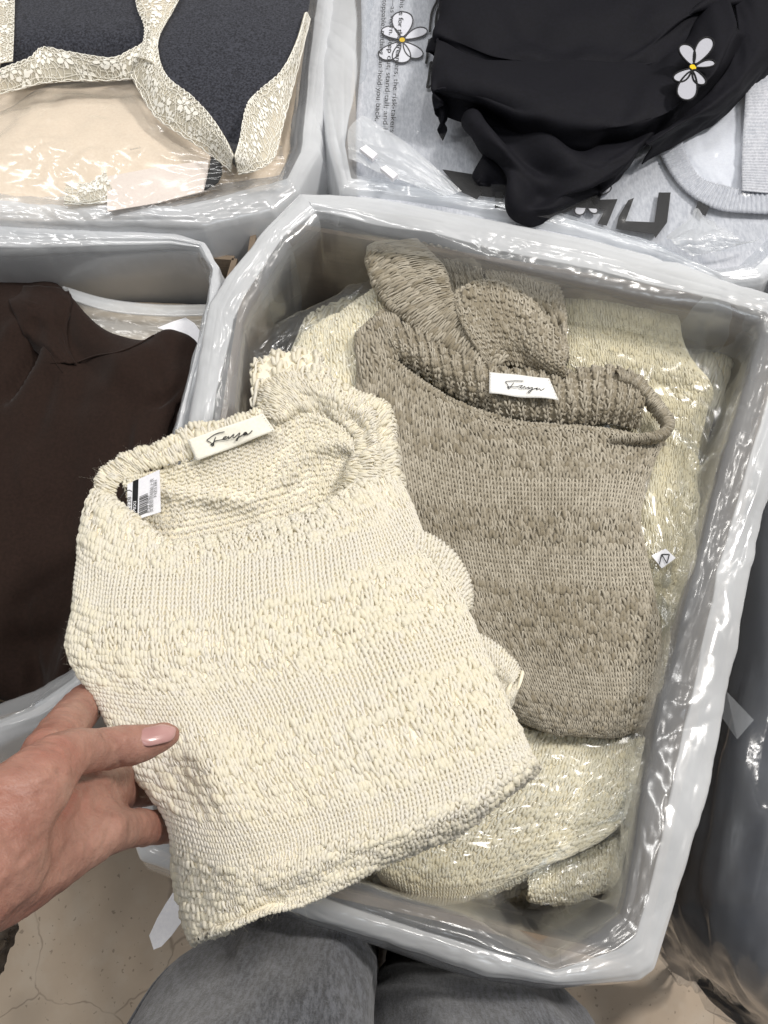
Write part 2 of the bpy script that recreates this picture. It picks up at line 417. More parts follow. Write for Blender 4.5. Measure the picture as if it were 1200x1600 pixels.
    me = grid_mesh('plastic_liner', G, tint=plies.ravel())
    o = obj('plastic_liner', me, mat)
    return tag(o, label, 'plastic liner', 'polythene liners folded over the box edges')
MAIN = [((500, 352), (468, 312)), ((540, 360), (530, 312)), ((587, 374), (590, 316)), ((670, 388), (680, 334)), ((775, 419), (780, 352)),
        ((873, 443), (908, 378)), ((1020, 480), (1060, 420)), ((1110, 493), (1125, 447)), ((1176, 514), (1215, 472)),
        ((1180, 535), (1248, 530)), ((1140, 665), (1222, 690)), ((1127, 705), (1204, 760)), ((1075, 908), (1172, 890)), ((1048, 1010), (1141, 1040)),
        ((1006, 1182), (1107, 1228)), ((984, 1310), (1082, 1310)), ((969, 1398), (1052, 1400)), ((962, 1425), (1017, 1514)),
        ((935, 1445), (995, 1529)), ((855, 1492), (866, 1538)), ((760, 1446), (750, 1517)), ((680, 1420), (625, 1481)), ((590, 1386), (500, 1443)),
        ((450, 1330), (380, 1402)), ((300, 1280), (222, 1345)), ((280, 1240), (206, 1300)), ((310, 1000), (240, 1010)), ((350, 800), (275, 820)),
        ((371, 646), (296, 655)), ((381, 520), (328, 482)), ((396, 482), (352, 442)), ((452, 392), (418, 364))]
liner('milky plastic liner folded over the rim of the sweater box', MAIN, .52, M['liner'], True, 3, 1100, slack=.055, inmin=.12, hang=.10)
LEFT = [((-150, 412), (-150, 346)), ((0, 408), (0, 352)), ((180, 402), (190, 370)), ((270, 398), (276, 376)), ((312, 402), (326, 392)), ((330, 436), (346, 430)), ((326, 490), (340, 486)),
        ((285, 640), (302, 640)), ((240, 820), (256, 820)), ((180, 980), (196, 985)), ((112, 1052), (140, 1085)), ((60, 1082), (72, 1138)), ((0, 1104), (0, 1172)), ((-150, 1150), (-150, 1230))]
liner('milky plastic liner around the dark brown top', LEFT, .50, M['liner'], False, 11, 620, inmin=.62)
TL = [((478, -120), (540, -120)), ((478, 0), (530, 0)), ((466, 120), (510, 130)), ((449, 250), (504, 245)), ((436, 283), (468, 312)), ((340, 297), (428, 340)),
      ((240, 320), (322, 364)), ((110, 316), (180, 362)), ((0, 310), (0, 354)), ((-150, 305), (-150, 350))]
liner('milky plastic liner in front of the lace bras', TL, .515, M['liner'], False, 21, 540)
TR = [((602, -120), (506, -120)), ((588, 0), (506, 0)), ((576, 150), (494, 100)), ((562, 240), (512, 235)), ((566, 283), (532, 312)), ((690, 300), (690, 336)),
      ((780, 318), (790, 356)), ((850, 335), (900, 379)), ((1000, 388), (1050, 426)), ((1100, 432), (1128, 458)), ((1150, 425), (1188, 452)), ((1200, 375), (1245, 400)), ((1300, 200), (1350, 215))]
liner('milky plastic liner around the grey printed shirts', TR, .512, M['liner'], False, 33, 620)

# ================================================================== knitting
def smooth_step(x, a, b): 
    t = np.clip((x - a) / (b - a), 0, 1); return t * t * (3 - 2 * t)
def bands(v, lst, soft=.018):                    # 1 in thick slub bands, 0 in thin open bands
    r = np.ones_like(v)
    for a, b in lst: r = np.minimum(r, 1 - smooth_step(v, a - soft, a + soft) * (1 - smooth_step(v, b - soft, b + soft)))
    return r
def knit(name, S, nu, nv, mat, parent, thin=(), seed=0, purl=False, rib=0, rth=(.19, .245), K=8, sides=4, fat=1.0, tint0=.5, vfn=None, u0=0.0, u1=1.0, jit=1.0, a_w=.035):
    """stocking stitch: every course one looping strand that follows the sheet S, slubby in the thick bands"""
    th = np.arange(K) * 2 * math.pi / K
    ncol = nu * K + 1
    ti = np.arange(ncol) / K                                        # stitch coordinate
    J = np.arange(nv)[:, None] + 0 * ti[None]
    T = ti[None] + 0 * J
    ang = 2 * math.pi * T
    rs = np.random.RandomState(seed)
    tab = np.linspace(-.15, 1.15, 1301); dens = np.where(bands(np.clip(tab, 0, 1), thin) < .5, 1.32, 1.0) if len(thin) else np.ones_like(tab)
    cum = np.concatenate([[0], np.cumsum((dens[1:] + dens[:-1]) / 2)]); i0 = np.interp(0, tab, cum); i1 = np.interp(1, tab, cum)
    vmap = lambda q: np.interp(q, (cum - i0) / (i1 - i0), tab)        # taller courses where the yarn is thick
    vj = vmap((J + .5) / nv)
    wv = .35 * vnoise(T * .18, J * .18, seed + 2) / nv * 6          # gentle waviness of the courses
    thick = bands(vj + .012 * vnoise(T * .12, J * 0, seed + 9), thin) if len(thin) else np.ones_like(vj)
    if vfn is not None: thick = thick * vfn(u0 + (u1 - u0) * T / nu, vj)
    slub = np.clip(vnoise(T * 1.25 + 31 * J, J * 3.7, seed + 4) * .9 + vnoise(T * .31 + 17 * J, J * 1.3, seed + 5) * .6, -1, 1.2)
    w = 1.0
    rr = (rth[0] + (rth[1] - rth[0]) * thick) * (1 + (.14 + .40 * thick) * slub) * fat
    ju = jit * (.06 + .17 * thick) * vnoise(T * 1.3 + 7 * J, J * 2.1, seed + 6)
    jv = jit * (.06 + .19 * thick) * vnoise(T * 1.1 + 11 * J, J * 2.7, seed + 7)
    sgn = -1.0 if purl else 1.0
    ribs = np.cos(math.pi * np.floor(T + .25) / max(rib, 1)) if rib else 1.0
    uu = (T + a_w * np.sin(2 * ang) + ju) / nu
    vv = .012 + .976 * vmap((J + .5 + .74 * np.cos(ang) + jv) / nv)
    off = -sgn * np.cos(2 * ang) * (.14 + .04 * thick) * (np.sign(ribs) if rib else 1.0)
    uu = u0 + (u1 - u0) * uu
    p, n = S(uu, vv)
    # local stitch width in metres
    e = .5 / nu * (u1 - u0)
    pa, _ = S(uu - e, vv); pb, _ = S(uu + e, vv); wl = np.clip(np.linalg.norm(pb - pa, axis=-1), 1e-4, .008)
    wl = np.minimum(wl, np.median(wl) * 1.35)
    p = p + n * (off * wl + jit * .15 * thick * wl * vnoise(T * .9 + 5 * J, J * 1.9, seed + 8))[..., None]
    if rib: p = p + n * (ribs * .22 * wl)[..., None]
    Tn = np.gradient(p, axis=1); Tn /= np.maximum(np.linalg.norm(Tn, axis=-1, keepdims=True), 1e-9)
    B = np.cross(Tn, n); B /= np.maximum(np.linalg.norm(B, axis=-1, keepdims=True), 1e-9); Nn = np.cross(B, Tn)
    a = np.arange(sides) * 2 * math.pi / sides
    rad = (rr * wl)[..., None, None]
    V = p[:, :, None] + rad * (np.cos(a)[None, None, :, None] * Nn[:, :, None] * .85 + np.sin(a)[None, None, :, None] * B[:, :, None])
    f1 = grid_faces(ncol, sides, True)
    F = (f1[None] + (np.arange(nv) * ncol * sides)[:, None, None]).reshape(-1, 4)
    tv = np.clip(tint0 + .25 * thick - .25 + .45 * slub * thick + .18 * vnoise(uu * 5, vv * 5, seed + 12) + .38 * vnoise(T * 1.7 + 3 * J, J * 5.3, seed + 13), 0, 1)
    tint = np.repeat(tv[..., None], sides, -1)
    o = obj(name, mesh_np(name, V.reshape(-1, 3), F, tint=tint.ravel()), mat, parent)
    return o
def backing(name, S, mat, parent, drop=.0003, n=30):              # the inner face of the cloth, seen through the stitches
    k = max(1, S.G.shape[0] // n)
    e = max(2, S.G.shape[0] // 45)
    G = (S.G - S.N * drop)[e:-e, e:-e][::k, ::k]
    return sheet(name, G, .0008, mat, parent)
def fuzz(name, S, n, mat, parent, seed=0, ln=(.003, .009), rad=.00005, edge=False, uv=None):
    """loose fibres standing off the yarn"""
    rs = np.random.RandomState(seed)
    if uv is not None: u, v = uv(rs, n)
    else: u, v = rs.rand(n), rs.rand(n)
    p, nn = S(u, v)
    L = ln[0] + (ln[1] - ln[0]) * rs.rand(n) ** 2.5
    d = nn * (.35 + .5 * rs.rand(n, 1)) + rs.randn(n, 3) * .75; d /= np.linalg.norm(d, axis=1, keepdims=True)
    c = rs.randn(n, 3) * .8
    k = 4; ts = np.linspace(0, 1, k)
    path = p[:, None] + nn[:, None] * .0012 + d[:, None] * (L[:, None, None] * ts[None, :, None]) + c[:, None] * (L[:, None, None] * .5 * (ts ** 2)[None, :, None])
    T = np.gradient(path, axis=1); T /= np.maximum(np.linalg.norm(T, axis=-1, keepdims=True), 1e-9)
    B = np.cross(T, np.array([.3, .2, 1.0])); B /= np.maximum(np.linalg.norm(B, axis=-1, keepdims=True), 1e-9); N = np.cross(B, T)
    a = np.arange(3) * 2 * math.pi / 3
    r = rad * (1 - .5 * ts)[None, :, None, None]
    V = path[:, :, None] + r * (np.cos(a)[None, None, :, None] * N[:, :, None] + np.sin(a)[None, None, :, None] * B[:, :, None])
    F = (grid_faces(k, 3, True)[None] + (np.arange(n) * k * 3)[:, None, None]).reshape(-1, 4)
    o = obj(name, mesh_np(name, V.reshape(-1, 3), F, tint=np.full(n * k * 3, .4)), mat, parent)
    o['kind'] = 'stuff'; return o
def wrink(amp, fu, fv, seed):
    return lambda U, V, G: amp * fbm(U * fu, V * fv, seed, 3)

def knit_part(parent, name, C, nu, nv, mat, inner, wrap=None, bump=None, res=140, back=True, **kw):
    S = Surf(C, res, res, wrap, bump)
    o = knit(name, S, nu, nv, mat, parent, **kw)
    if back: backing('lining', S, inner, o)
    return S
def strand(parent, name, pts, rad, mat, seed=0, lump=.25, n=160, sides=7):   # one thick rolled edge of yarn
    p = spline(pts, n); L = np.linspace(0, 1, n)
    r = rad * (1 + lump * vnoise(L * n * .22, L * 0, seed) + .15 * vnoise(L * n * .5, L * 0 + 3, seed))
    p = p + np.stack([vnoise(L * 40, L * 0 + k, seed + k) for k in range(3)], 1) * rad * .3
    V, F = tubes([p], [r], sides)
    return obj(name, mesh_np(name, V, F, tint=np.full(len(V), .7)), mat, parent)

# ================================================================== cream sweater held in the hand
cs = thing('sweater', 'cream slub knit sweater held up over the box by a hand', 'sweater', 'slub knit sweaters')
ZC = np.array([.617, .632, .642, .652, .662, .670, .673, .672, .667])
crown = np.array([-.016, 0, .008, .012, .012, .007, -.004, -.022])
front_rows = [
 [(150, 766), (190, 806), (258, 850), (338, 836), (421, 812), (500, 790), (556, 752), (600, 700)],
 [(120, 850), (177, 888), (260, 890), (345, 878), (430, 858), (520, 838), (590, 815), (640, 788)],
 [(108, 930), (168, 955), (255, 958), (345, 950), (435, 930), (530, 905), (615, 880), (676, 866)],
 [(98, 1022), (170, 1036), (260, 1038), (350, 1032), (445, 1012), (545, 985), (640, 955), (714, 938)],
 [(150, 1100), (222, 1112), (305, 1116), (388, 1106), (478, 1082), (575, 1056), (675, 1030), (746, 1012)],
 [(196, 1192), (268, 1208), (345, 1212), (425, 1198), (515, 1175), (610, 1150), (705, 1122), (786, 1100)],
 [(264, 1292), (318, 1318), (392, 1314), (472, 1294), (555, 1270), (648, 1245), (740, 1215), (818, 1165)],
 [(276, 1392), (334, 1408), (404, 1392), (478, 1370), (562, 1342), (652, 1308), (744, 1264), (840, 1196)],
 [(302, 1474), (350, 1470), (420, 1447), (492, 1418), (570, 1378), (655, 1332), (744, 1277), (836, 1203)]]
front_rows = [list(r) for r in front_rows]
Cf = rowsz(front_rows, ZC, crown)
Cf[6, 0, 2] -= .004; Cf[7, 0, 2] -= .022; Cf[8, :, 2] -= .002; Cf[8, 0, 2] -= .014; Cf[7, 1, 2] -= .004; Cf[8, :, 2] -= np.array([0, 0, 0, .002, .008, .018, .024, .026])
# keep each point on its own line of sight after lowering it
def relift(C, rows):
    return np.array([[P(rows[j][i][0], rows[j][i][1], C[j, i, 2]) for i in range(C.shape[1])] for j in range(C.shape[0])])
Cf = relift(Cf, front_rows)
def cream_bump(U, V, G):
    b = .0045 * fbm(U * 3.6, V * 3.6, 5, 3)
    b += .0009 * np.cos(U * 33 * 2 * math.pi) * (1 - smooth_step(V, .13, .19)) - .003 * smooth_step(V, .84, .95) * smooth_step(U, .25, .4)
    b += .0060 * np.exp(-((U - .33 - .15 * (V - .62)) / .05) ** 2) * np.exp(-((V - .60) / .10) ** 2)
    b -= .0055 * np.exp(-((V - .85 + .20 * (U - .35)) / .035) ** 2) * np.exp(-((U - .36) / .16) ** 2)
    b -= .004 * np.exp(-((U - .62 - .25 * (V - .4)) / .05) ** 2) * np.exp(-((V - .42) / .16) ** 2)
    return b
CREAM_THIN = [(.205, .295), (.46, .525), (.68, .74)]
Sf = knit_part(cs, 'front_panel', Cf, 66, 80, M['cream'], M['cream_in'], wrap=((.012, .006), (.024, .016), (.030, .016), (.024, .012)), bump=cream_bump, res=220,
               thin=CREAM_THIN, seed=3, K=9, sides=5)
fuzz('fuzz', Sf, 3800, M['cream'], cs, 4, (.0012, .006), .00004)
fuzz('fuzz', Sf, 800, M['cream'], cs, 7, (.003, .011), .00003, uv=lambda rs, n: (rs.rand(n) * .05 + .01, .1 + .5 * rs.rand(n)))
# back panel seen inside the neck
Cb = rowsz([[(192, 742), (240, 733), (300, 718), (360, 699), (425, 668), (468, 640), (520, 655), (556, 690)],
            [(196, 772), (246, 768), (306, 756), (370, 738), (430, 712), (478, 690), (525, 700), (560, 722)],
            [(200, 800), (250, 806), (312, 798), (376, 785), (438, 762), (486, 744), (530, 740), (562, 745)],
            [(200, 830), (252, 868), (318, 856), (388, 838), (446, 822), (496, 806), (540, 785), (570, 760)]],
           [.606, .601, .598, .594])
Sb = knit_part(cs, 'back_panel', Cb, 46, 18, M['cream'], M['cream_in'], bump=lambda U, V, G: .006 * np.exp(-((V - .72 + 1.1 * np.abs(U - .48)) / .10) ** 2) + .0015 * fbm(U * 5, V * 3, 8, 2), seed=21, purl=True,
               vfn=lambda u, v: 1 - np.clip(np.exp(-((u - .50) / .17) ** 2 * 1.5) * smooth_step(v, .02, .12) * (1 - smooth_step(v, .30, .42)) + np.exp(-((u - .36) / .15) ** 2) * smooth_step(v, .62, .72), 0, 1))
# left back neckband
Cn = rowsz([[(146, 764), (158, 732), (200, 708), (250, 692), (306, 665), (372, 650), (418, 634)],
            [(160, 772), (174, 742), (210, 720), (258, 706), (312, 684), (378, 668), (424, 650)],
            [(178, 778), (192, 752), (226, 736), (270, 726), (322, 708), (386, 690), (432, 668)]], [.608, .609, .607])
Sn = knit_part(cs, 'neckband', Cn, 34, 5, M['cream'], M['cream_in'], wrap=((.006, .001), None, None, None), seed=31, res=90, fat=1.1, jit=1.7, bump=wrink(.0015, 14, 2, 6))
fuzz('fuzz', Sn, 260, M['cream'], cs, 14, (.0015, .006), .00003, uv=lambda rs, n: (rs.rand(n), rs.rand(n) * .4))
# right neckband rolled over the shoulder
Cr = rowsz([[(402, 650), (404, 606), (446, 578), (506, 586), (560, 611), (604, 632), (618, 682), (624, 740), (634, 790)],
            [(412, 652), (422, 612), (456, 593), (507, 600), (552, 624), (588, 648), (600, 690), (603, 738), (605, 782)],
            [(424, 655), (446, 626), (474, 615), (510, 622), (544, 642), (570, 664), (580, 696), (576, 738), (570, 776)],
            [(432, 664), (462, 645), (488, 640), (514, 650), (538, 664), (552, 682), (553, 705), (545, 738), (534, 766)]], [.600, .611, .612, .606])
Sr = knit_part(cs, 'shoulder', Cr, 44, 13, M['cream'], M['cream_in'], wrap=((.012, .002), (.010, .0), None, None), seed=41, res=120, jit=1.4,
               bump=lambda U, V, G: -.0055 * np.exp(-((V - .36 - .05 * np.sin(U * 9)) / .07) ** 2) * smooth_step(U, .50, .60) - .004 * np.exp(-((V - .66) / .08) ** 2) * smooth_step(U, .35, .5) * (1 - smooth_step(U, .72, .8)) + .0030 * fbm(U * 7, V * 3, 4, 3))
# ribbed cuff standing up behind the neck
Cc = rowsz([[(396, 572), (420, 556), (450, 550), (480, 547), (500, 560), (512, 584)],
            [(396, 600), (422, 582), (450, 576), (480, 574), (500, 584), (512, 600)],
            [(394, 640), (420, 622), (450, 612), (480, 606), (502, 608), (515, 618)]], [.588, .600, .598])
knit_part(cs, 'cuff', Cc, 12, 7, M['cream'], M['cream_in'], wrap=((.012, .004), None, (.012, .004), (.012, .004)), seed=51, rib=1, res=80)
# sleeves folded behind, peeping out on the right
for k, rows in enumerate(([[(640, 826), (676, 838), (710, 868), (732, 905), (737, 948)], [(640, 850), (672, 866), (698, 895), (716, 925), (724, 955)], [(635, 880), (662, 895), (682, 920), (698, 945), (708, 968)]],
                          [[(730, 985), (762, 998), (792, 1022), (812, 1046), (800, 1066)], [(735, 1020), (765, 1032), (788, 1048), (800, 1062), (793, 1080)], [(745, 1060), (768, 1070), (784, 1080), (790, 1090), (786, 1100)]],
                          [[(752, 1050), (775, 1058), (798, 1064), (814, 1056), (816, 1050)], [(760, 1085), (778, 1090), (796, 1090), (806, 1080), (812, 1070)], [(770, 1115), (784, 1118), (796, 1112), (800, 1104), (802, 1090)]])):
    knit_part(cs, 'sleeve', rowsz(rows, [.622, .628, .622]), 16, 11, M['cream'], M['cream_in'], wrap=((.010, .004), None, None, (.010, .004)), seed=71 + k, res=70, vfn=lambda u, v: .35 + 0 * u)
# labels -------------------------------------------------------------
FAYA = [[(500, 315), (430, 330), (380, 352), (330, 388), (306, 410), (345, 432), (384, 466)],
        [(402, 374), (386, 420), (376, 466), (346, 460)],
        [(346, 460), (372, 440), (395, 418), (440, 408), (480, 400), (505, 384), (522, 368), (500, 372), (486, 390), (500, 402), (530, 382), (546, 366), (543, 392), (570, 372), (604, 342), (592, 372), (606, 380), (640, 352), (668, 328), (652, 378), (640, 410), (628, 408), (640, 388), (690, 356), (718, 340), (742, 322), (722, 324), (708, 344), (722, 352), (748, 330), (750, 345), (780, 330), (806, 300)]]
def brand_label(parent, mat, corners, z4, strokes, org, scl, pen=.00034):
    c = [P(a, b, z) for (a, b), z in zip(corners, z4)]
    G = np.array([[c[0] + (c[1] - c[0]) * u + ((c[3] + (c[2] - c[3]) * u) - (c[0] + (c[1] - c[0]) * u)) * v for u in np.linspace(0, 1, 24)] for v in np.linspace(0, 1, 10)])
    n0 = np.cross(c[3] - c[0], c[1] - c[0]); n0 /= np.linalg.norm(n0); n0 = n0 if n0[2] > 0 else -n0
    U = np.linspace(0, 1, 24)[None, :, None]
    G = G + n0 * (.0020 * np.sin(U * 9 + .6) * (np.linspace(0, 1, 10)[:, None, None] - .2))
    lb = sheet('brand_label', G, .0005, mat, parent)
    pl = (c[0] + n0 * .0011, n0)
    paths = []
    for st in strokes:
        q = np.array([PP(org[0] + x / scl, org[1] + y / scl, pl) for x, y in st]); paths.append(spline(q, len(st) * 6))
    V, F = tubes(paths, [pen] * len(paths), 6)
    V = V - n0 * (((V - pl[0]) @ n0) * .7)[:, None]
    obj('lettering', mesh_np('lettering', V, F), M['ink'], lb)
    for e0, e1, e2, e3 in ((c[0], c[3], c[1], c[2]), (c[1], c[2], c[0], c[3])):   # sewing thread at both ends
        sp = []
        for q in np.linspace(.06, .9, 7):
            p = e0 + (e1 - e0) * q; w_ = (e2 - e0) / np.linalg.norm(e2 - e0)
            sp.append(np.array([p + w_ * .0012 - n0 * .0002, p + w_ * .0012 + n0 * .0011 + (e1 - e0) * .04, p + w_ * .0013 - n0 * .0002 + (e1 - e0) * .085]))
        V, F = tubes(sp, [.00022] * len(sp), 5); obj('stitching', mesh_np('stitching', V, F), mat, lb)
    return lb
brand_label(cs, M['cream_label'], [(293, 687), (411, 646), (430, 673), (307, 721)], [.6165, .6175, .612, .611], FAYA, (280, 630), 7.06)
# price tag
tp = [(209, 752), (249, 734), (251, 800), (207, 816)]
tc = [P(*tp[0], .612), P(*tp[1], .618), P(*tp[2], .618), P(*tp[3], .612)]
tn = np.cross(tc[3] - tc[0], tc[1] - tc[0]); tn /= np.linalg.norm(tn); tn = tn if tn[2] > 0 else -tn
TPL = (tc[0], tn)
tc[2] = PP(*tp[2], TPL)
tagp = prism('price_tag', [PP(x, y, TPL) for x, y in [(199, 757), (209, 752), (249, 734), (251, 800), (225, 808), (207, 816), (199, 812)]], .0005, M['paper'], cs, tn)
TU = (tc[0], tn)
def on_tag(u, v, lift=.0004):
    o = tc[0] + (tc[1] - tc[0]) * u + (tc[3] - tc[0]) * v
    return o + tn * lift
prism('black_band', [on_tag(-.02, 0), on_tag(.19, 0), on_tag(.19, 1.0), on_tag(-.02, 1.0)], .0003, M['ink'], tagp, tn)
rs = np.random.RandomState(2); Vb, Fb = [], []; v = .46
while v < .92:
    w = rs.choice([.012, .02, .03]); i = len(Vb)
    Vb += [on_tag(.25, v), on_tag(.58, v - .0), on_tag(.58, v + w), on_tag(.25, v + w)]; Fb.append([i, i + 1, i + 2, i + 3]); v += w + rs.choice([.012, .02])
obj('barcode', mesh_np('barcode', Vb, Fb, False), M['greyink'], tagp)
def text_on(parent, body, o, ux, uy, h, mat, lift, name='lettering', width=None, spacing=1.0, align='LEFT', shear=0):
    """lettering laid flat on a surface: o origin, ux reading direction, uy letter-up direction"""
    cu = bpy.data.curves.new(name, 'FONT'); cu.body = body; cu.size = 1.0; cu.space_character = spacing; cu.align_x = align; cu.shear = shear
    tmp = bpy.data.objects.new('tmp', cu); COL.objects.link(tmp)
    me = bpy.data.meshes.new_from_object(tmp.evaluated_get(bpy.context.evaluated_depsgraph_get()))
    bpy.data.objects.remove(tmp); bpy.data.curves.remove(cu)
    n = len(me.vertices); co = np.zeros(n * 3, np.float32); me.vertices.foreach_get('co', co); co = co.reshape(-1, 3)
    if n == 0: return None
    sx = h if width is None else width / max(co[:, 0].max() - min(0, co[:, 0].min()), 1e-6)
    ux = np.asarray(ux) / np.linalg.norm(ux); uy = np.asarray(uy) - ux * np.dot(uy, ux); uy = uy / np.linalg.norm(uy)
    nn = np.cross(ux, uy)
    if nn[2] < 0: nn = -nn
    Q = np.asarray(o) + co[:, :1] * sx * ux + co[:, 1:2] * h * uy + nn * lift
    me.vertices.foreach_set('co', Q.astype(np.float32).ravel()); me.update(); me.name = name
    return obj(name, me, mat, parent)
tux = tc[0] - tc[3]; tuy = -(tc[1] - tc[0])
tl = np.linalg.norm(tux)
text_on(tagp, 'INMIXI', on_tag(.16, .97), tux, tuy, .0036, M['paper'], .0008, width=tl * .42)
text_on(tagp, '92-2228', on_tag(-.06, .92), tux, tuy, .0046, M['greyink'], .0004, width=tl * .55)
text_on(tagp, '\u5973\u88dd\u7d9c\u5408\u77ed\u8896\u4e0a\u8863', on_tag(.80, .98), tux, tuy, .0034, M['greyink'], .0004, width=tl * .82)
text_on(tagp, 'F22-F01', on_tag(.68, .96), tux, tuy, .0030, M['greyink'], .0004, width=tl * .40)
text_on(tagp, 'MZ5381', on_tag(.93, .66), tux, tuy, .0028, M['greyink'], .0004, width=tl * .42)
V, F = tubes([spline([P(188, 778, .604), P(194, 770, .612), P(201, 766, .616), P(206, 768, .616)], 24)], [.00035], 6)
obj('tag_loop', mesh_np('tag_loop', V, F), M['greyink'], tagp)

# ================================================================== beige sweater lying on the pile
bs = thing('sweater', 'beige slub knit sweater lying on the pile in the middle box', 'sweater', 'slub knit sweaters')
ZB = [.478, .484, .488, .488, .486, .480, .466]
b_rows = [
 [(556, 545), (603, 562), (657, 598), (716, 632), (790, 656), (870, 664), (950, 670), (1036, 690)],
 [(558, 620), (605, 655), (665, 690), (735, 712), (810, 722), (885, 725), (960, 728), (1020, 738)],
 [(566, 710), (620, 760), (680, 788), (745, 803), (815, 808), (885, 810), (950, 812), (1003, 815)],
 [(590, 800), (640, 858), (700, 880), (760, 890), (825, 895), (890, 900), (955, 905), (1018, 903)],
 [(620, 900), (670, 950), (725, 966), (780, 976), (840, 982), (900, 988), (965, 992), (1032, 990)],
 [(680, 1000), (725, 1038), (770, 1056), (815, 1064), (865, 1072), (920, 1080), (975, 1082), (1030, 1072)],
 [(740, 1075), (780, 1105), (815, 1125), (850, 1138), (890, 1148), (930, 1152), (970, 1150), (1008, 1136)]]
Cbg = rowsz(b_rows, ZB, np.array([-.006, 0, .002, .003, .003, .002, -.002, -.014]))
Cbg = relift(Cbg, b_rows)
SB = knit_part(bs, 'front_panel', Cbg, 62, 76, M['beige'], M['beige_in'], wrap=((.010, .004), (.024, .010), (.012, .006), (.020, .008)),
               bump=lambda U, V, G: .0028 * fbm(U * 4, V * 4, 25, 3) - .004 * np.exp(-((V - .13 - .03 * np.sin(U * 6)) / .03) ** 2) * smooth_step(U, .3, .5), res=200,
               thin=[(.28, .36), (.45, .525), (.715, .78)], seed=103, rth=(.195, .25), K=8)
fuzz('fuzz', SB, 2400, M['beige'], bs, 44, (.001, .005))
Cbn = rowsz([[(592, 500), (640, 512), (700, 547), (765, 574), (830, 580), (895, 579), (965, 574), (1012, 598)],
             [(604, 525), (650, 540), (706, 570), (768, 596), (833, 602), (898, 602), (965, 602), (1008, 622)],
             [(612, 548), (656, 565), (714, 598), (774, 625), (838, 634), (900, 636), (962, 635), (1004, 648)],
             [(618, 570), (664, 590), (720, 625), (780, 652), (840, 660), (900, 664), (955, 664), (1000, 675)]], [.474, .486, .482, .468])
SBn = knit_part(bs, 'neckband', Cbn, 52, 14, M['beige'], M['beige_in'], wrap=((.012, .004), None, (.01, .002), None), seed=111, rib=1, res=110, bump=wrink(.0018, 8, 3, 3))
Cbs = rowsz([[(556, 522), (580, 500), (604, 484), (622, 492)], [(560, 560), (590, 535), (612, 520), (632, 520)], [(570, 610), (600, 575), (628, 560), (650, 560)]], [.474, .482, .480])
knit_part(bs, 'shoulder', Cbs, 13, 13, M['beige'], M['beige_in'], wrap=((.012, .004), None, (.012, .004), None), seed=115, res=70)
# rolled neck edge at the right end
knit_part(bs, 'neck_edge', rowsz([[(962, 578), (990, 584), (1014, 604), (1040, 634), (1054, 660), (1040, 682), (1005, 688), (955, 690)],
                                  [(968, 590), (988, 596), (1006, 612), (1030, 642), (1040, 660), (1030, 672), (1002, 678), (955, 680)]], [.484, .488]), 44, 4, M['beige'], M['beige_in'],
          wrap=((.010, .001), (.012, -.001), None, None), seed=117, res=80, fat=1.1)
knit_part(bs, 'neck_edge', rowsz([[(930, 592), (965, 610), (988, 632), (1002, 652)], [(940, 612), (962, 632), (982, 650), (992, 662)]], [.478, .474]), 14, 4, M['beige'], M['beige_in'], wrap=((.006, .001), (.01, 0), None, None), seed=118, res=60)
# sleeves thrown up above the neck
sl_rows = [[(575, 402), (584, 438), (610, 476), (656, 512), (705, 543), (775, 580)], [(588, 382), (622, 414), (656, 450), (692, 482), (726, 512), (785, 562)], [(648, 380), (676, 408), (698, 438), (720, 466), (746, 494), (798, 545)]]
knit_part(bs, 'sleeve', rowsz(sl_rows, [.480, .486, .488]) + np.array([0, 0, 1.0]) * np.array([0, 0, 0, -.002, -.006, -.016])[None, :, None], 40, 11, M['beige'], M['beige_in'], wrap=((.012, .004), (.016, -.001), (.012, .004), None), seed=121, res=90, bump=wrink(.004, 5, 2.5, 14), vfn=lambda u, v: .45 + .55 * (v < .75))
knit_part(bs, 'sleeve', rowsz([[(630, 378), (665, 381), (705, 392), (750, 412)], [(650, 402), (684, 412), (716, 424), (756, 440)], [(670, 450), (700, 468), (724, 486), (760, 500)]], [.484, .474, .458]), 20, 12, M['beige'], M['beige_in'],
          wrap=((.010, .002), None, None, None), seed=122, res=70, purl=True, rib=1)
knit_part(bs, 'sleeve', rowsz([[(706, 468), (738, 446), (768, 438), (812, 456), (850, 494), (884, 545)], [(716, 494), (746, 480), (780, 478), (818, 496), (850, 530), (880, 562)],
                               [(738, 530), (768, 524), (800, 528), (828, 545), (855, 565), (880, 582)], [(765, 572), (790, 570), (815, 575), (838, 582), (860, 590), (880, 598)]], [.482, .490, .488, .474]),
          28, 20, M['beige'], M['beige_in'], wrap=((.014, .005), None, (.012, .003), (.012, .005)), seed=123, res=90, bump=wrink(.003, 4, 3, 5), purl=True)
knit_part(bs, 'sleeve', rowsz([[(752, 425), (790, 420), (830, 428), (866, 446), (884, 490)], [(766, 444), (800, 442), (834, 455), (864, 480), (884, 522)], [(780, 470), (812, 472), (840, 490), (866, 518), (888, 560)]], [.472, .476, .470]),
          20, 12, M['beige'], M['beige_in'], wrap=((.012, .002), None, None, (.012, .002)), seed=124, res=70)
FAYB = [[(585, 265), (500, 262), (430, 265), (375, 272), (400, 310), (412, 352)], [(470, 285), (440, 325), (416, 354), (396, 330)],
        [(396, 330), (440, 332), (500, 332), (545, 320), (575, 318), (556, 330), (545, 342), (570, 346), (600, 326), (605, 348), (650, 335), (645, 352), (690, 340), (672, 380), (650, 402), (640, 392), (665, 372), (720, 352), (755, 346), (735, 358), (745, 368), (775, 354), (785, 374), (800, 370), (830, 352)]]
brand_label(bs, M['label'], [(765, 581), (858, 591), (873, 625), (764, 615)], [.4945, .4945, .492, .492], FAYB, (740, 560), 7.5)

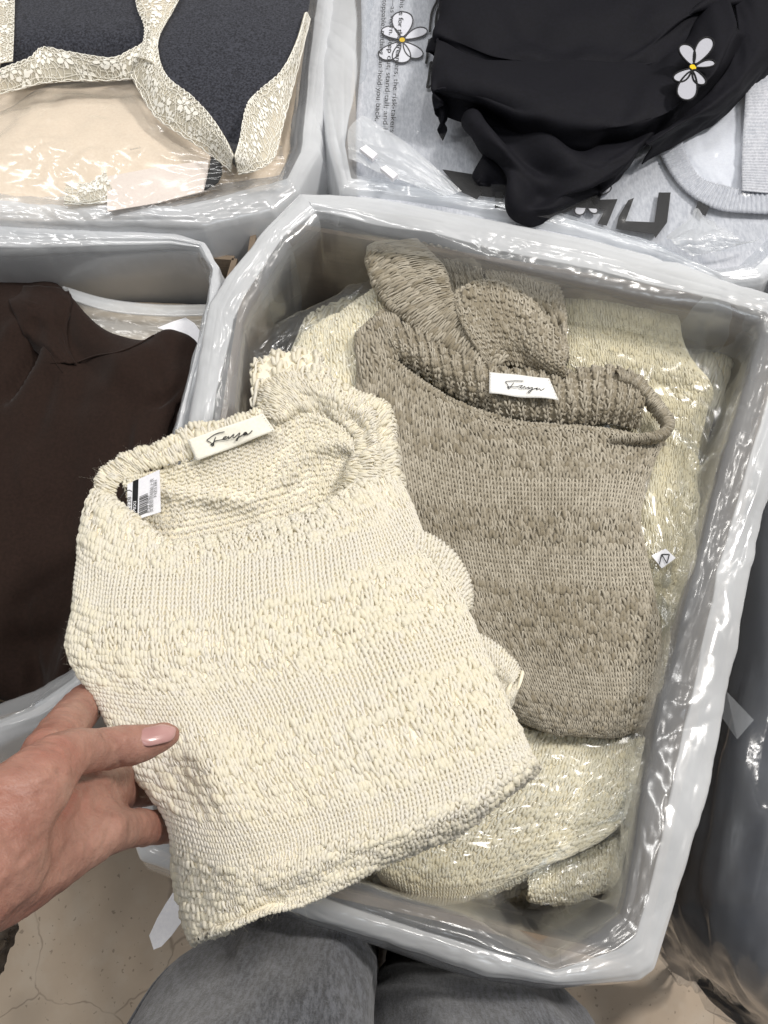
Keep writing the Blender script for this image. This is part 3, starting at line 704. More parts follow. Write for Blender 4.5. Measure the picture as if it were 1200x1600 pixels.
# ================================================================== bagged sweaters in the middle box
def film(name, label, C, mat, seed, amp=.004, lift=.004, wrap=None, res=(80, 80), f=(16, 16), group='clear garment bags', base=None):
    """thin clear bag film drawn over a garment, creased"""
    S = base if base is not None else Surf(C, res[0], res[1], wrap)
    G, N = S.G, S.N
    V, U = np.meshgrid(np.linspace(0, 1, G.shape[0]), np.linspace(0, 1, G.shape[1]), indexing='ij')
    h = lift + amp * (crumple(U * f[0] * .35 + V * 3, V * f[1] * .35 - U * 2, seed, 2) - .35) + .6 * amp * crumple(U * f[0] * 1.3, V * f[1] * 1.3, seed + 9, 2) * np.clip(vnoise(U * f[0] * .3, V * f[1] * .3, seed + 3) * 2 - .4, 0, 1)
    o = obj(name, grid_mesh(name, G + N * h[..., None]), mat)
    return tag(o, label, 'plastic bag', group)
def bagged(label, blabel, rows, zs, nu, nv, mat, inner, seed, wrap, thin=(), bump=None, crown=None, amp=.005, rth=(.15, .24), grow=None, vth=None):
    t = thing('folded_sweater', label, 'sweater', 'bagged sweaters in the pile')
    C = rowsz(rows, zs, crown)
    S = Surf(C, 100, 100, wrap, bump)
    k = knit('knit_body', S, nu, nv, mat, t, thin=thin, seed=seed, K=6, sides=4, rth=rth, vfn=vth)
    backing('lining', S, inner, k)
    if grow is not None: SF = Surf(rowsz(grow, zs), 110, 110, wrap)
    else: SF = S
    film('garment_bag', blabel, None, M['bagfilm'], seed + 5, amp, .0045, base=SF)
    return S
# deep layer first: the pile below
bagged('ivory folded sweater deep in the pile, mostly covered', 'clear bag of the ivory sweater deepest in the pile', [[(480, 500), (650, 440), (850, 470), (1060, 520), (1135, 560)], [(430, 650), (650, 650), (850, 660), (1010, 690), (1095, 720)],
        [(420, 800), (620, 850), (800, 900), (980, 900), (1070, 900)], [(420, 1000), (600, 1050), (780, 1100), (960, 1080), (1030, 1060)], [(440, 1250), (600, 1280), (760, 1300), (900, 1290), (985, 1240)], [(500, 1340), (600, 1370), (740, 1395), (860, 1390), (945, 1375)]],
       [.40, .41, .41, .41, .41, .395], 40, 50, M['ecru'], M['ecru_in'], 201, ((.03, .01), (.03, .01), (.03, .01), (.03, .01)), bump=wrink(.006, 5, 6, 2))
bagged('cream folded sweater in a clear bag, showing left of the beige sweater', 'clear bag crumpled over the cream sweater left of the beige one', [[(466, 530), (505, 500), (548, 476), (600, 444)], [(458, 580), (505, 556), (560, 530), (612, 510)], [(450, 640), (512, 628), (575, 615), (625, 600)]],
       [.447, .462, .466], 24, 18, M['ecru'], M['ecru_in'], 211, ((.02, .006), None, (.02, .006), None), bump=wrink(.004, 3, 3, 4), amp=.006, grow=[[(400, 548), (468, 498), (545, 462), (600, 432)], [(408, 610), (490, 560), (560, 530), (612, 510)], [(415, 680), (500, 650), (575, 620), (625, 600)]])
def olive_b(U, V, G): return .004 * fbm(U * 3, V * 3, 6, 3) - .010 * np.exp(-((V - .62 + .12 * U) / .05) ** 2) * (1 - smooth_step(U, .55, .75))
bagged('pale olive folded sweater in a clear bag behind the beige sweater', 'clear glossy bag over the pale olive sweater', [[(866, 440), (920, 440), (985, 462), (1040, 478), (1058, 500)], [(872, 500), (930, 505), (990, 520), (1040, 530), (1078, 552)], [(880, 560), (935, 568), (990, 575), (1050, 585), (1112, 606)],
        [(900, 620), (950, 630), (1010, 640), (1062, 645), (1108, 650)], [(920, 680), (970, 690), (1020, 700), (1060, 712), (1086, 724)]], [.450, .458, .460, .452, .440], 40, 38, M['olive'], M['olive_in'], 221, ((.02, .006), (.015, .004), None, (.025, .008)), bump=olive_b, amp=.005,
       grow=[[(866, 436), (920, 436), (985, 455), (1050, 470), (1085, 490)], [(872, 500), (930, 505), (990, 515), (1055, 525), (1100, 545)], [(880, 560), (935, 568), (990, 575), (1055, 583), (1122, 604)], [(900, 620), (950, 630), (1010, 640), (1065, 645), (1120, 650)], [(920, 680), (970, 690), (1020, 700), (1064, 712), (1096, 724)]])
SO = bagged('straw coloured folded sweater in a clear bag along the right wall of the box', 'clear bag of the straw coloured sweater on the right', [[(985, 660), (1030, 668), (1070, 690), (1092, 720)], [(975, 760), (1020, 765), (1060, 775), (1082, 800)], [(980, 860), (1022, 862), (1054, 868), (1074, 876)], [(985, 920), (1015, 925), (1035, 930), (1046, 935)], [(990, 1000), (1015, 1005), (1035, 1008), (1048, 1010)], [(985, 1090), (1005, 1100), (1020, 1095), (1032, 1080)]],
       [.452, .458, .456, .448, .446, .44], 22, 46, M['olive'], M['olive_in'], 231, (None, None, None, (.03, .008)), bump=wrink(.006, 2.5, 5, 9), amp=.005)
lb = prism('paper_tag', [P(1018, 868, .468), P(1040, 857, .468), P(1056, 872, .468), P(1034, 888, .466)], .0005, M['paper'])
tag(lb, 'small white tag on the straw coloured sweater at right', 'tag')
V, F = tubes([polyline([P(*q, .469) for q in ((1030, 882), (1034, 866), (1046, 866), (1042, 880), (1034, 866))], 40)], [.0004], 5)
obj('lettering', mesh_np('lettering', V, F), M['ink'], lb)
def ecru_b(U, V, G): return .004 * fbm(U * 3.2, V * 3.2, 16, 3) - .014 * np.exp(-((V - .80 + .34 * (U - .62)) / .035) ** 2) * smooth_step(U, .42, .55) * (1 - smooth_step(U, .80, .92))
bagged('ecru folded sweater in a clear bag at the near end of the box', 'clear crinkled bag over the ecru sweater at the near end', [[(640, 1130), (760, 1130), (860, 1140), (950, 1150), (1004, 1150)], [(600, 1210), (720, 1210), (840, 1210), (930, 1215), (1000, 1212)], [(570, 1290), (680, 1290), (800, 1285), (900, 1280), (985, 1270)], [(585, 1345), (670, 1355), (770, 1350), (860, 1335), (945, 1310)], [(600, 1376), (672, 1402), (742, 1410), (795, 1390), (880, 1345)]],
       [.448, .456, .458, .456, .444], 56, 44, M['ecru'], M['ecru_in'], 241, (None, (.025, .008), (.02, .0), (.025, .006)), thin=[(.70, .86)], bump=ecru_b, amp=.006)
bagged('ecru folded sweater end in the near right corner of the box', 'clear bag over the sweater end in the near right corner', [[(830, 1350), (880, 1345), (930, 1322), (980, 1296)], [(824, 1382), (880, 1380), (930, 1364), (974, 1342)], [(826, 1408), (880, 1412), (925, 1400), (962, 1380)]], [.438, .446, .436], 24, 15, M['ecru'], M['ecru_in'], 251, (None, (.02, .006), None, (.02, .004)), amp=.004)

# ================================================================== left box: dark brown top
M['brown'] = cloth_mat('brown_jersey', lin(43, 30, 25), lin(36, 25, 20), 3000, .8, spec=.12, sheen=.07)
br = thing('jersey_top', 'dark brown jersey top lying in the left box', 'top')
rowsB = [[(-120, 425), (0, 430), (60, 433), (106, 450), (150, 506), (220, 527), (268, 509), (312, 536)],
         [(-120, 500), (0, 495), (60, 500), (112, 520), (165, 545), (225, 560), (266, 560), (304, 574)],
         [(-120, 580), (0, 580), (70, 585), (130, 600), (180, 612), (228, 622), (264, 622), (296, 616)],
         [(-120, 720), (0, 720), (60, 722), (120, 724), (175, 722), (215, 712), (245, 692), (268, 652)],
         [(-120, 900), (0, 900), (50, 900), (100, 900), (150, 895), (190, 885), (220, 860), (240, 800)],
         [(-120, 1000), (0, 1010), (40, 1020), (75, 1030), (105, 1035), (130, 1010), (160, 980), (190, 940)],
         [(-120, 1060), (0, 1092), (35, 1112), (66, 1127), (96, 1112), (106, 1080), (130, 1050), (150, 1010)]]
def brown_bump(U, V, G):
    X, Y = G[..., 0], G[..., 1]
    b = .011 * fbm(U * 3.5, V * 3.0, 3, 3) + .004 * (crumple(U * 3 + V, V * 3 - U, 8, 2) - .5)
    def cr(p, q, w, a):
        p = P(*p, .46)[:2]; q = P(*q, .46)[:2]; d = q - p; L = np.linalg.norm(d); d = d / L
        s = (X - p[0]) * d[0] + (Y - p[1]) * d[1]; t = (X - p[0]) * -d[1] + (Y - p[1]) * d[0]
        return a * np.exp(-(t / w) ** 2) * smooth_step(s, -.01, .02) * (1 - smooth_step(s, L - .03, L + .01))
    k_ = 1.5
    b += k_ * cr((64, 520), (0, 640), .007, -.012) + cr((30, 500), (-60, 640), .012, .008) + cr((88, 580), (40, 720), .010, -.006) + cr((130, 640), (60, 800), .03, .006)
    b += cr((200, 830), (0, 960), .004, -.004) + cr((20, 470), (90, 500), .01, .006) + cr((0, 1010), (110, 990), .012, -.010) + cr((250, 540), (140, 640), .02, .004) + cr((230, 650), (290, 610), .006, -.008) + cr((60, 1090), (30, 1000), .008, -.008)
    return b
SBr = Surf(rowsz(rowsB, [.452, .462, .466, .470, .470, .462, .445]), 110, 84, ((.02, .006), (.03, .01), None, (.03, .012)), brown_bump)
sheet('body', SBr.G, .0015, M['brown'], br)
lap = Surf(np.array([[on_surf(SBr, x, y, l) for x, y, l in ((xl, y, .0006), ((xl * 2 + xe) / 3, y - 2, .0020), ((xl + xe * 2) / 3, y - 1, .0030), (xe - 5, y, .0036), (xe, y + 1, .0022))] for xl, xe, y in ((8, 106, 448), (14, 112, 468), (24, 108, 492), (36, 103, 520), (54, 108, 545), (78, 120, 568))]), 50, 50, None, wrink(.0015, 4, 3, 31))
sheet('neckline_fold', lap.G, .0016, M['brown'], br)
V, F = tubes([spline([on_surf(SBr, *q, .0004) for q in ((122, 566), (150, 556), (185, 550), (215, 538), (240, 524))], 40)], [.0010], 6)
obj('seam', mesh_np('seam', V, F), M['brown'], br)
slv = Surf(rowsz([[(215, 640), (245, 630), (270, 632), (284, 648)], [(205, 665), (240, 655), (268, 655), (282, 668)], [(200, 700), (235, 690), (262, 690), (276, 700)]], [.452, .462, .450]), 40, 40, ((.01, .002), None, None, (.012, .003)), wrink(.003, 4, 3, 5))
sheet('sleeve', slv.G, .0015, M['brown'], br)
V, F = tubes([spline([on_surf(SBr, *q, .0002) for q in ((66, 470), (68, 500), (72, 530), (82, 558), (98, 582))], 40)], [.0005], 5)
obj('seam', mesh_np('seam', V, F), M['brown'], br)
# zip bag below it and white papers
zb = Surf(rowsz([[(100, 455), (170, 474), (250, 484), (335, 484)], [(110, 500), (170, 515), (250, 525), (330, 525)], [(120, 560), (180, 560), (250, 560), (320, 560)]], [.44, .435, .43]), 40, 60)
zo = film('zip_bag', 'frosted zip bag under the dark brown top', None, M['zipfilm'], 61, .003, .001, base=zb); zo['category'] = 'bag'
zs = Surf(rowsz([[(100, 452), (170, 472), (250, 481), (335, 481)], [(104, 470), (170, 491), (250, 499), (333, 498)]], [.446, .446]), 8, 60)
sheet('zip_strip', zs.G + np.array([0, 0, .006]), .001, M['zipfilm'], zo)
for k, (x, y) in enumerate(((147, 492), (171, 482), (196, 490), (145, 487))):
    pass
tag(prism('paper_tag', [P(x, y, .447) for x, y in ((246, 512), (268, 503), (290, 496), (304, 505), (316, 522), (312, 537), (290, 528))], .0006, M['paper']), 'white paper behind the shoulder of the dark brown top', 'paper')
pr = thing('wrapped_parcel', 'tan wrapped parcel under the dark brown top in the left box', 'parcel')
sheet('wrapping', Surf(rowsz([[(-120, 470), (60, 470), (200, 490), (340, 490)], [(-120, 800), (60, 800), (160, 800), (285, 800)], [(-120, 1080), (0, 1080), (90, 1080), (140, 1050)]], [.415, .425, .415]), 60, 60, ((.04, .01), (.04, .01), None, (.04, .01)), wrink(.006, 4, 4, 3)).G, .002,
      cloth_mat('tan_wrapping', lin(196, 180, 156), lin(180, 164, 140), 800, .6), pr)

# ================================================================== far left box: lace bras
M['char'] = cloth_mat('charcoal_melange', lin(68, 70, 79), lin(26, 27, 33), 2600, .9, stretch=(1, 1, 1), hs=420, sheen=.2)
M['lace'] = cloth_mat('ivory_lace_thread', lin(254, 252, 244), lin(250, 246, 234), 1500, .85)
def tulle_mat():
    t = NT('ivory_tulle')
    d = t.n('ShaderNodeBsdfDiffuse', i_0=(*lin(236, 230, 212), 1)).outputs[0]; tr = t.n('ShaderNodeBsdfTransparent').outputs[0]
    return t.done(t.n('ShaderNodeMixShader', i_0=.45, i_1=tr, i_2=d).outputs[0])
M['tulle'] = tulle_mat()
bra = thing('bra', 'charcoal bra with ivory lace trim on top of the far left box', 'bra')
def cup(rows, zs, bump, nr=70, nc=70, wrap=None):
    S = Surf(rowsz(rows, zs), nr, nc, wrap, bump); sheet('cup', S.G, .003, M['char'], bra); return S
cup([[(10, -60), (70, -60), (140, -60), (215, -60)], [(10, 0), (75, 0), (145, 0), (215, 0)], [(8, 55), (80, 55), (150, 55), (232, 50)], [(0, 115), (75, 105), (150, 110), (225, 100)]], [.535, .545, .548, .530], wrink(.001, 3, 3, 1), wrap=(None, None, (.012, .004), (.015, .004)))
cup([[(285, -60), (340, -60), (400, -60), (482, -60)], [(275, 0), (340, 0), (400, 0), (480, 0)], [(246, 70), (320, 70), (390, 70), (462, 70)], [(258, 130), (320, 140), (380, 140), (440, 130)], [(330, 205), (350, 215), (376, 215), (405, 190)], [(362, 240), (366, 246), (370, 248), (376, 240)]], [.535, .548, .552, .546, .532, .526], wrink(.001, 3, 3, 2), wrap=(None, None, (.015, .004), (.015, .004)))
def lace(inner, outer, zi, zo_, n, seed, parent=bra):
    """trim between a scalloped edge and a straight edge: tulle ground, net, sprigs and corded edges, all real thread"""
    I = spline([P(*q, zi) for q in inner], 160); O = spline([P(*q, zo_) for q in outer], 160)
    Mi = (I + O) / 2; Mi[:, 2] += .004
    S = Surf(np.array([I, Mi, O]), 10, 110)
    L = np.linalg.norm(np.diff((I + O) / 2, axis=0), axis=1).sum(); Wd = np.median(np.linalg.norm(O - I, axis=1))
    t = sheet('lace_trim', S.G, .0003, M['tulle'], parent)
    rs = np.random.RandomState(seed); paths, rad = [], []
    cell = .0042; nu_, nv_ = max(6, int(L / cell)), max(3, int(Wd / cell))
    vx = rs.uniform(-.28, .28, (nv_ + 3, nu_ + 3, 2))
    def vp(i, j): return ((i + .5 * (j % 2) + vx[j, i, 0]) / nu_, (j + vx[j, i, 1]) / nv_)
    seg = []
    for j in range(nv_ + 1):
        for i in range(nu_ + 1):
            a = vp(i, j)
            for di, dj in ((1, 0), (0, 1), ((-1 if j % 2 == 0 else 1), 1)):
                if 0 <= i + di <= nu_ + 1 and j + dj <= nv_ + 1 and rs.rand() < .68: seg.append((a, vp(i + di, j + dj)))
    def line(uv, r, lift=.0007):
        uv = np.clip(np.array(uv), 0, 1); p, nn = S(uv[:, 0], uv[:, 1]); paths.append(p + nn * lift); rad.append(r)
    for a, b in seg: line([a, ((a[0] + b[0]) / 2, (a[1] + b[1]) / 2), b], .00030)
    ns = int(L / .0075); us = np.linspace(0, 1, ns * 8)
    line(np.stack([us, .14 - .14 * np.abs(np.sin(us * ns * math.pi))], 1), .0006, .001)
    line(np.stack([us, .20 + .04 * np.sin(us * ns * 2.2)], 1), .0004, .001)
    line(np.stack([us, .97 + .02 * np.sin(us * ns * 3)], 1), .0006, .001)
    line(np.stack([us, .86 + .05 * np.sin(us * ns * .9)], 1), .0004, .001)
    V, F = tubes(paths, rad, 4); nt = obj('lace_net', mesh_np('lace_net', V, F), M['lace'], t); nt['kind'] = 'stuff'
    Vf, Ff = [], []
    nf = max(2, int(L / .0115))
    for q in range(nf):
        cu_, cv_ = (q + .5 + rs.uniform(-.2, .2)) / nf, .55 + rs.uniform(-.28, .28)
        big = rs.uniform(.0026, .0044); a0 = rs.rand() * 6
        for pt in range(rs.randint(4, 7)):
            an = a0 + pt * 1.15; pc = np.array([cu_ + math.cos(an) * big * 1.25 / L, cv_ + math.sin(an) * big * 1.25 / Wd])
            k = 9; i0 = len(Vf); r = big * rs.uniform(.55, .95)
            for e in range(k):
                th = e * 2 * math.pi / k; dx, dy = r * math.cos(th), r * .62 * math.sin(th)
                uv = pc + np.array([(dx * math.cos(an) - dy * math.sin(an)) / L, (dx * math.sin(an) + dy * math.cos(an)) / Wd])
                p, nn = S(np.array([np.clip(uv[0], 0, 1)]), np.array([np.clip(uv[1], 0, 1)])); Vf.append((p + nn * .0010)[0])
            for e in range(1, k - 1): Ff.append([i0, i0 + e, i0 + e + 1])
    sp = obj('lace_sprigs', mesh_np('lace_sprigs', Vf, Ff, False), M['lace'], t); sp['kind'] = 'stuff'
    return t
lace([(0, 108), (21, 100), (46, 90), (67, 74), (104, 80), (137, 86), (175, 90), (200, 80), (226, 66)], [(-4, 148), (30, 140), (60, 132), (90, 129), (120, 127), (150, 127), (180, 126), (204, 124), (230, 118)], .553, .534, 1, 1)
lace([(22, -50), (23, 0), (22, 50), (20, 96)], [(-30, -50), (-25, 0), (-20, 60), (-14, 115)], .553, .545, 1, 2)
lace([(208, -40), (214, 10), (226, 42), (224, 68), (215, 90)], [(300, -40), (272, 15), (250, 55), (246, 85), (252, 110)], .555, .556, 1, 3)
lace([(246, 70), (252, 100), (266, 124), (300, 150), (330, 182), (352, 215), (366, 244)], [(205, 118), (222, 150), (242, 182), (272, 205), (308, 228), (340, 250), (362, 268)], .560, .538, 1, 4)
lace([(366, 244), (374, 218), (384, 168), (402, 144), (438, 112), (462, 66), (476, 20)], [(372, 272), (402, 266), (428, 248), (440, 205), (450, 165), (464, 110), (484, 30)], .560, .540, 1, 5)
# lower bra, card, strap, bag
M['nude'] = cloth_mat('nude_satin', lin(243, 226, 204), lin(236, 217, 194), 1500, .55, spec=.3)
nb = thing('bra', 'nude padded bra in a clear bag below the charcoal one', 'bra')
Sn_ = Surf(rowsz([[(-60, 190), (10, 165), (60, 135), (120, 126), (200, 126), (260, 155), (310, 205)], [(-60, 240), (20, 215), (80, 195), (150, 190), (220, 198), (280, 215), (328, 242)], [(-60, 290), (30, 280), (90, 268), (160, 265), (225, 268), (280, 265), (326, 262)], [(-60, 345), (40, 345), (100, 345), (170, 345), (230, 335), (290, 320), (322, 300)]],
             [.505, .520, .516, .500]), 60, 70, None, wrink(.003, 4, 3, 7))
sheet('cup', Sn_.G, .002, M['nude'], nb)
lc2 = Surf(rowsz([[(90, 262), (125, 268), (160, 275)], [(100, 300), (130, 305), (165, 312)]], [.523, .521]), 20, 30)
lace([(105, 285), (130, 288), (150, 282), (165, 268)], [(100, 320), (130, 320), (160, 318), (180, 310)], .522, .520, 1, 8, nb)
cardm = cloth_mat('pale_card', lin(240, 228, 218), lin(236, 222, 212), 400, .5, sheen=0)
cd_ = prism('backing_card', [P(x, y, .5235) for x, y in ((166, 276), (240, 262), (326, 250), (322, 298), (240, 318), (168, 330))], .0008, cardm, nb)
text_on(cd_, '(cassa.)', P(204, 236, .5225), P(240, 228, .5225) - P(204, 236, .5225), np.array([.1, 1, 0]), .0038, M['greyink'], .001)
tag(prism('bra_strap', [P(x, y, .528) for x, y in ((331, 244), (346, 256), (347, 270), (340, 284), (319, 296))], .002, M['ink']), 'black strap end under the lace tip of the charcoal bra', 'strap')
film('garment_bag', 'glossy clear bag over the nude bra', rowsz([[(-60, 180), (20, 150), (90, 128), (180, 122), (250, 140), (335, 220), (440, 235)], [(-60, 250), (30, 235), (100, 225), (180, 222), (260, 225), (335, 250), (445, 255)], [(-60, 345), (40, 345), (110, 345), (190, 345), (260, 330), (335, 300), (450, 290)]], [.526, .536, .522]), M['bagfilm'], 71, .006, .003, f=(14, 10))
ud = thing('folded_garment', 'pale nude garments filling the far left box beneath the bras', 'garment')
sheet('cloth', Surf(rowsz([[(-160, -100), (150, -100), (490, -100)], [(-160, 120), (150, 120), (470, 120)], [(-160, 345), (150, 345), (440, 300)]], [.505, .498, .485]), 60, 60, None, wrink(.006, 5, 5, 4)).G, .002, M['nude'], ud)

# ================================================================== far right box: grey printed shirts and the black top
M['heather'] = cloth_mat('grey_heather', lin(204, 206, 212), lin(178, 181, 189), 2200, .9, stretch=(1, .28, 1), hs=420, sheen=.1)
M['whitecloth'] = cloth_mat('white_cotton', lin(226, 229, 236), lin(218, 221, 230), 2200, .85)
ts = thing('t_shirt', 'grey heather printed t-shirt in a clear bag in the far right box', 't-shirt')
ZT = .512
tsS = Surf(rowsz([[(560, -120), (700, -120), (900, -120), (1100, -120), (1320, -120)], [(565, 60), (700, 60), (900, 60), (1100, 60), (1300, 60)], [(556, 200), (700, 210), (900, 220), (1080, 220), (1290, 230)], [(560, 330), (700, 345), (880, 380), (1040, 420), (1250, 440)]], [ZT, ZT, ZT, ZT - .006]), 60, 80, None, wrink(.0012, 4, 4, 3))
sheet('body', tsS.G, .0015, M['heather'], ts)
TZ = ZT + .0035
def col_text(body, a, b, h, mat=M['greyink']):
    A, B = P(*a, TZ), P(*b, TZ); ux = B - A
    uy = np.array([-ux[1], ux[0], 0.0]); uy = uy if uy[0] > 0 else -uy
    return text_on(ts, body, A, ux, uy, h, mat, 0, 'printed_text', width=np.linalg.norm(ux))
col_text('in: This is for the dreamers, the risk-takers', (627, -22), (609, 207), .0084, M['ink'])
col_text('given\u2014as worn. Step out, stand tall, and l', (613, -28), (598, 202), .0084, M['ink'])
col_text('unstoppable. nothing can hold you back.', (599, -16), (586, 189), .0084, M['ink'])
def flat(parent, name, pts, z, mat, org=(0, 0), scl=1.0, th=.0008):
    return prism(name, [P(org[0] + x / scl, org[1] + y / scl, z) for x, y in pts], th, mat, parent)
L3 = ((800, 230), 3.0)
flat(ts, 'printed_letter', [(310, 250), (495, 243), (445, 365), (402, 356), (440, 288), (305, 280)], TZ, M['ink'], *L3)
flat(ts, 'printed_letter', [(572, 237), (545, 248), (500, 325), (488, 380), (668, 405), (672, 425), (727, 352), (744, 212), (688, 212), (668, 352), (532, 346)], TZ, M['ink'], *L3)
flat(ts, 'printed_letter', [(875, 245), (935, 262), (908, 322), (862, 285)], TZ, M['ink'], *L3)
L2 = ((660, 0), 2.222)
flat(ts, 'printed_letter', [(70, 588), (222, 612), (222, 650), (190, 690), (140, 668)], TZ, M['ink'], *L2)
flat(ts, 'printed_letter', [(252, 640), (284, 640), (278, 720), (252, 720)], TZ, M['ink'], *L2)
paths = []
for st in ([(764, -30), (758, 10), (732, 66), (722, 130), (718, 186)], [(778, 30), (762, 70), (754, 120), (756, 165), (782, 180)], [(716, 230), (708, 290), (697, 372)], [(748, 400), (728, 362), (720, 400), (712, 460), (704, 512), (738, 494)]):
    paths.append(spline([P(480 + x / 3.75, y / 3.75, TZ) for x, y in st], 30))
V, F = tubes(paths, [.0016] * 4, 6); V[:, 2] = TZ + (V[:, 2] - TZ) * .3
obj('printed_letter', mesh_np('printed_letter', V, F), M['ink'], ts)
# daisies
M['petal'] = cloth_mat('white_embroidery', lin(238, 238, 244), lin(222, 222, 230), 3000, .6, stretch=(1, 3, 1), hs=1500)
M['petal2'] = cloth_mat('grey_embroidery', lin(186, 187, 195), lin(168, 169, 178), 3000, .6, stretch=(1, 3, 1), hs=1500)
M['yellow'] = cloth_mat('yellow_embroidery', lin(240, 205, 30), lin(222, 178, 20), 3000, .6, hs=1500)
M['outline'] = cloth_mat('charcoal_thread', lin(58, 58, 62), lin(44, 44, 48), 2500, .7, hs=1500)
def daisy(parent, cpx, tips, pl, pet, out, cr, ow, wid=.42, n0=(0, 0, 1), lift=0):
    n = np.array(n0, float); n /= np.linalg.norm(n); pl = (np.asarray(pl), n)
    c = PP(*cpx, pl); d = bpy.data.objects.new('daisy', None); 
    def petal(tip, grow, w):
        e = PP(*tip, pl) - c; L = np.linalg.norm(e); e = e / L; s = np.cross(n, e); q = []
        for k in range(26):
            a = 2 * math.pi * k / 26; r = .5 - .5 * math.cos(a)           # 0 at root, 1 at tip
            x = L * (.12 + .88 * r); y = w * L * math.sin(a) * (.42 + .58 * r)
            q.append(c + e * x + s * y)
        q = np.array(q); m = q.mean(0); dq = q - m
        return m + dq * (1 + grow / np.maximum(np.linalg.norm(dq, axis=1, keepdims=True), 1e-6))
    base = None
    for i, t in enumerate(tips):
        w = wid if np.isscalar(wid) else wid[i]
        q = petal(t, 0, w); o2 = prism('petal', q + n * (lift + .0010 + .00008 * i), .0006, pet, parent)
        pv, pf_ = tubes([np.concatenate([q, q[:1]]) + n * (lift + .0014)], [ow * .55], 6); obj('petal_outline', mesh_np('petal_outline', pv, pf_), out, o2)
    a = np.arange(20) * 2 * math.pi / 20
    e1 = np.cross(n, [0, 1, 0]); e1 /= np.linalg.norm(e1); e2 = np.cross(n, e1)
    ring = lambda r: c + r * (np.cos(a)[:, None] * e1 * .8 + np.sin(a)[:, None] * e2)
    o1 = prism('flower_eye_outline', ring(cr * 1.35) + n * (lift + .0017), .0008, out, parent)
    prism('flower_eye', ring(cr) + n * (lift + .0021), .0006, M['yellow'], o1)
f7 = lambda x, y: (560 + x / 6.957, y / 6.957)
daisy(ts, f7(475, 450), [f7(480, 140), f7(735, 325), f7(665, 640), f7(465, 695), f7(262, 655), f7(275, 315)], (0, 0, ZT + .0015), M['petal'], M['outline'], .0042, .0014, [.31, .30, .33, .35, .35, .37])
daisy(ts, (916, 312), [(880, 322), (902, 337), (930, 335), (952, 290), (908, 285)], (0, 0, ZT + .0015), M['petal'], M['outline'], .0036, .0013, .28)
# ribbed neckbands and the white shirt beneath
def ribbed(parent, rows, zs, nrib, mat, amp=.0009, nr=8, nc=260):
    S = Surf(rowsz(rows, zs), nr, nc, None, lambda U, V, G: amp * np.sin(U * nrib * 2 * math.pi))
    return sheet('neckband', S.G, .0015, mat, parent)
ws = thing('t_shirt', 'white t-shirt showing inside the ribbed grey neckband', 't-shirt')
sheet('body', Surf(rowsz([[(1020, 150), (1090, 140), (1170, 130)], [(1050, 230), (1100, 230), (1170, 230)], [(1085, 285), (1125, 290), (1175, 300)]], [ZT + .001, ZT + .006, ZT + .002]), 50, 50, None, wrink(.003, 3, 3, 2)).G, .0012, M['whitecloth'], ws)
ribbed(ts, [[(1062, 190), (1070, 232), (1092, 274), (1132, 290), (1180, 298), (1260, 300)], [(1022, 205), (1034, 244), (1066, 292), (1116, 324), (1180, 332), (1260, 334)]], [ZT + .010, ZT + .005], 46, M['heather'])
ts2 = thing('t_shirt', 'second grey heather t-shirt with ribbed neckband at the right edge', 't-shirt')
ribbed(ts2, [[(1168, 110), (1164, 170), (1160, 240), (1160, 296)], [(1215, 100), (1210, 170), (1205, 240), (1205, 300)]], [ZT + .014, ZT + .012], 40, M['heather'])
sheet('body', Surf(rowsz([[(1205, 60), (1260, 60), (1320, 60)], [(1203, 200), (1260, 200), (1320, 200)], [(1203, 305), (1260, 310), (1320, 310)]], [ZT + .011] * 3), 30, 30).G, .0012, M['heather'], ts2)
# clear bag over the shirts, zip bag corner with sliders
film('garment_bag', 'clear shiny bag over the grey printed t-shirt', rowsz([[(575, -100), (700, -100), (900, -100), (1100, -100), (1300, -100)], [(572, 60), (700, 60), (900, 60), (1100, 60), (1290, 60)], [(566, 200), (700, 210), (900, 220), (1080, 220), (1280, 230)], [(575, 300), (700, 320), (880, 350), (1040, 390), (1240, 400)]], [ZT + .007] * 4), M['bagfilm'], 81, .0045, .003, f=(22, 14), res=(95, 135))
zp = film('zip_bag', 'frosted zip bag corner with two white sliders', rowsz([[(566, 182), (600, 202), (650, 236), (722, 300)], [(545, 205), (580, 235), (640, 268), (700, 306)], [(545, 250), (590, 270), (640, 288), (690, 308)]], [ZT + .018, ZT + .014, ZT + .012]), M['zipfilm'], 85, .002, .001, f=(5, 5)); zp['category'] = 'bag'
for q in ([(562, 232), (572, 226), (590, 240), (582, 248)], [(594, 262), (603, 258), (622, 272), (614, 279)]):
    prism('zip_slider', [P(x, y, ZT + .022) for x, y in q], .004, M['paper'], zp)
cf = film('plastic_flap', 'white plastic flap folded in the near right corner of the shirt box', rowsz([[(1040, 372), (1075, 345), (1088, 326), (1100, 345)], [(1050, 380), (1085, 375), (1110, 368), (1150, 372)], [(1080, 400), (1110, 395), (1140, 388), (1190, 370)]], [ZT + .012, ZT + .022, ZT + .012]), M['zipfilm'], 87, .004, .001, f=(5, 5)); cf['category'] = 'plastic flap'
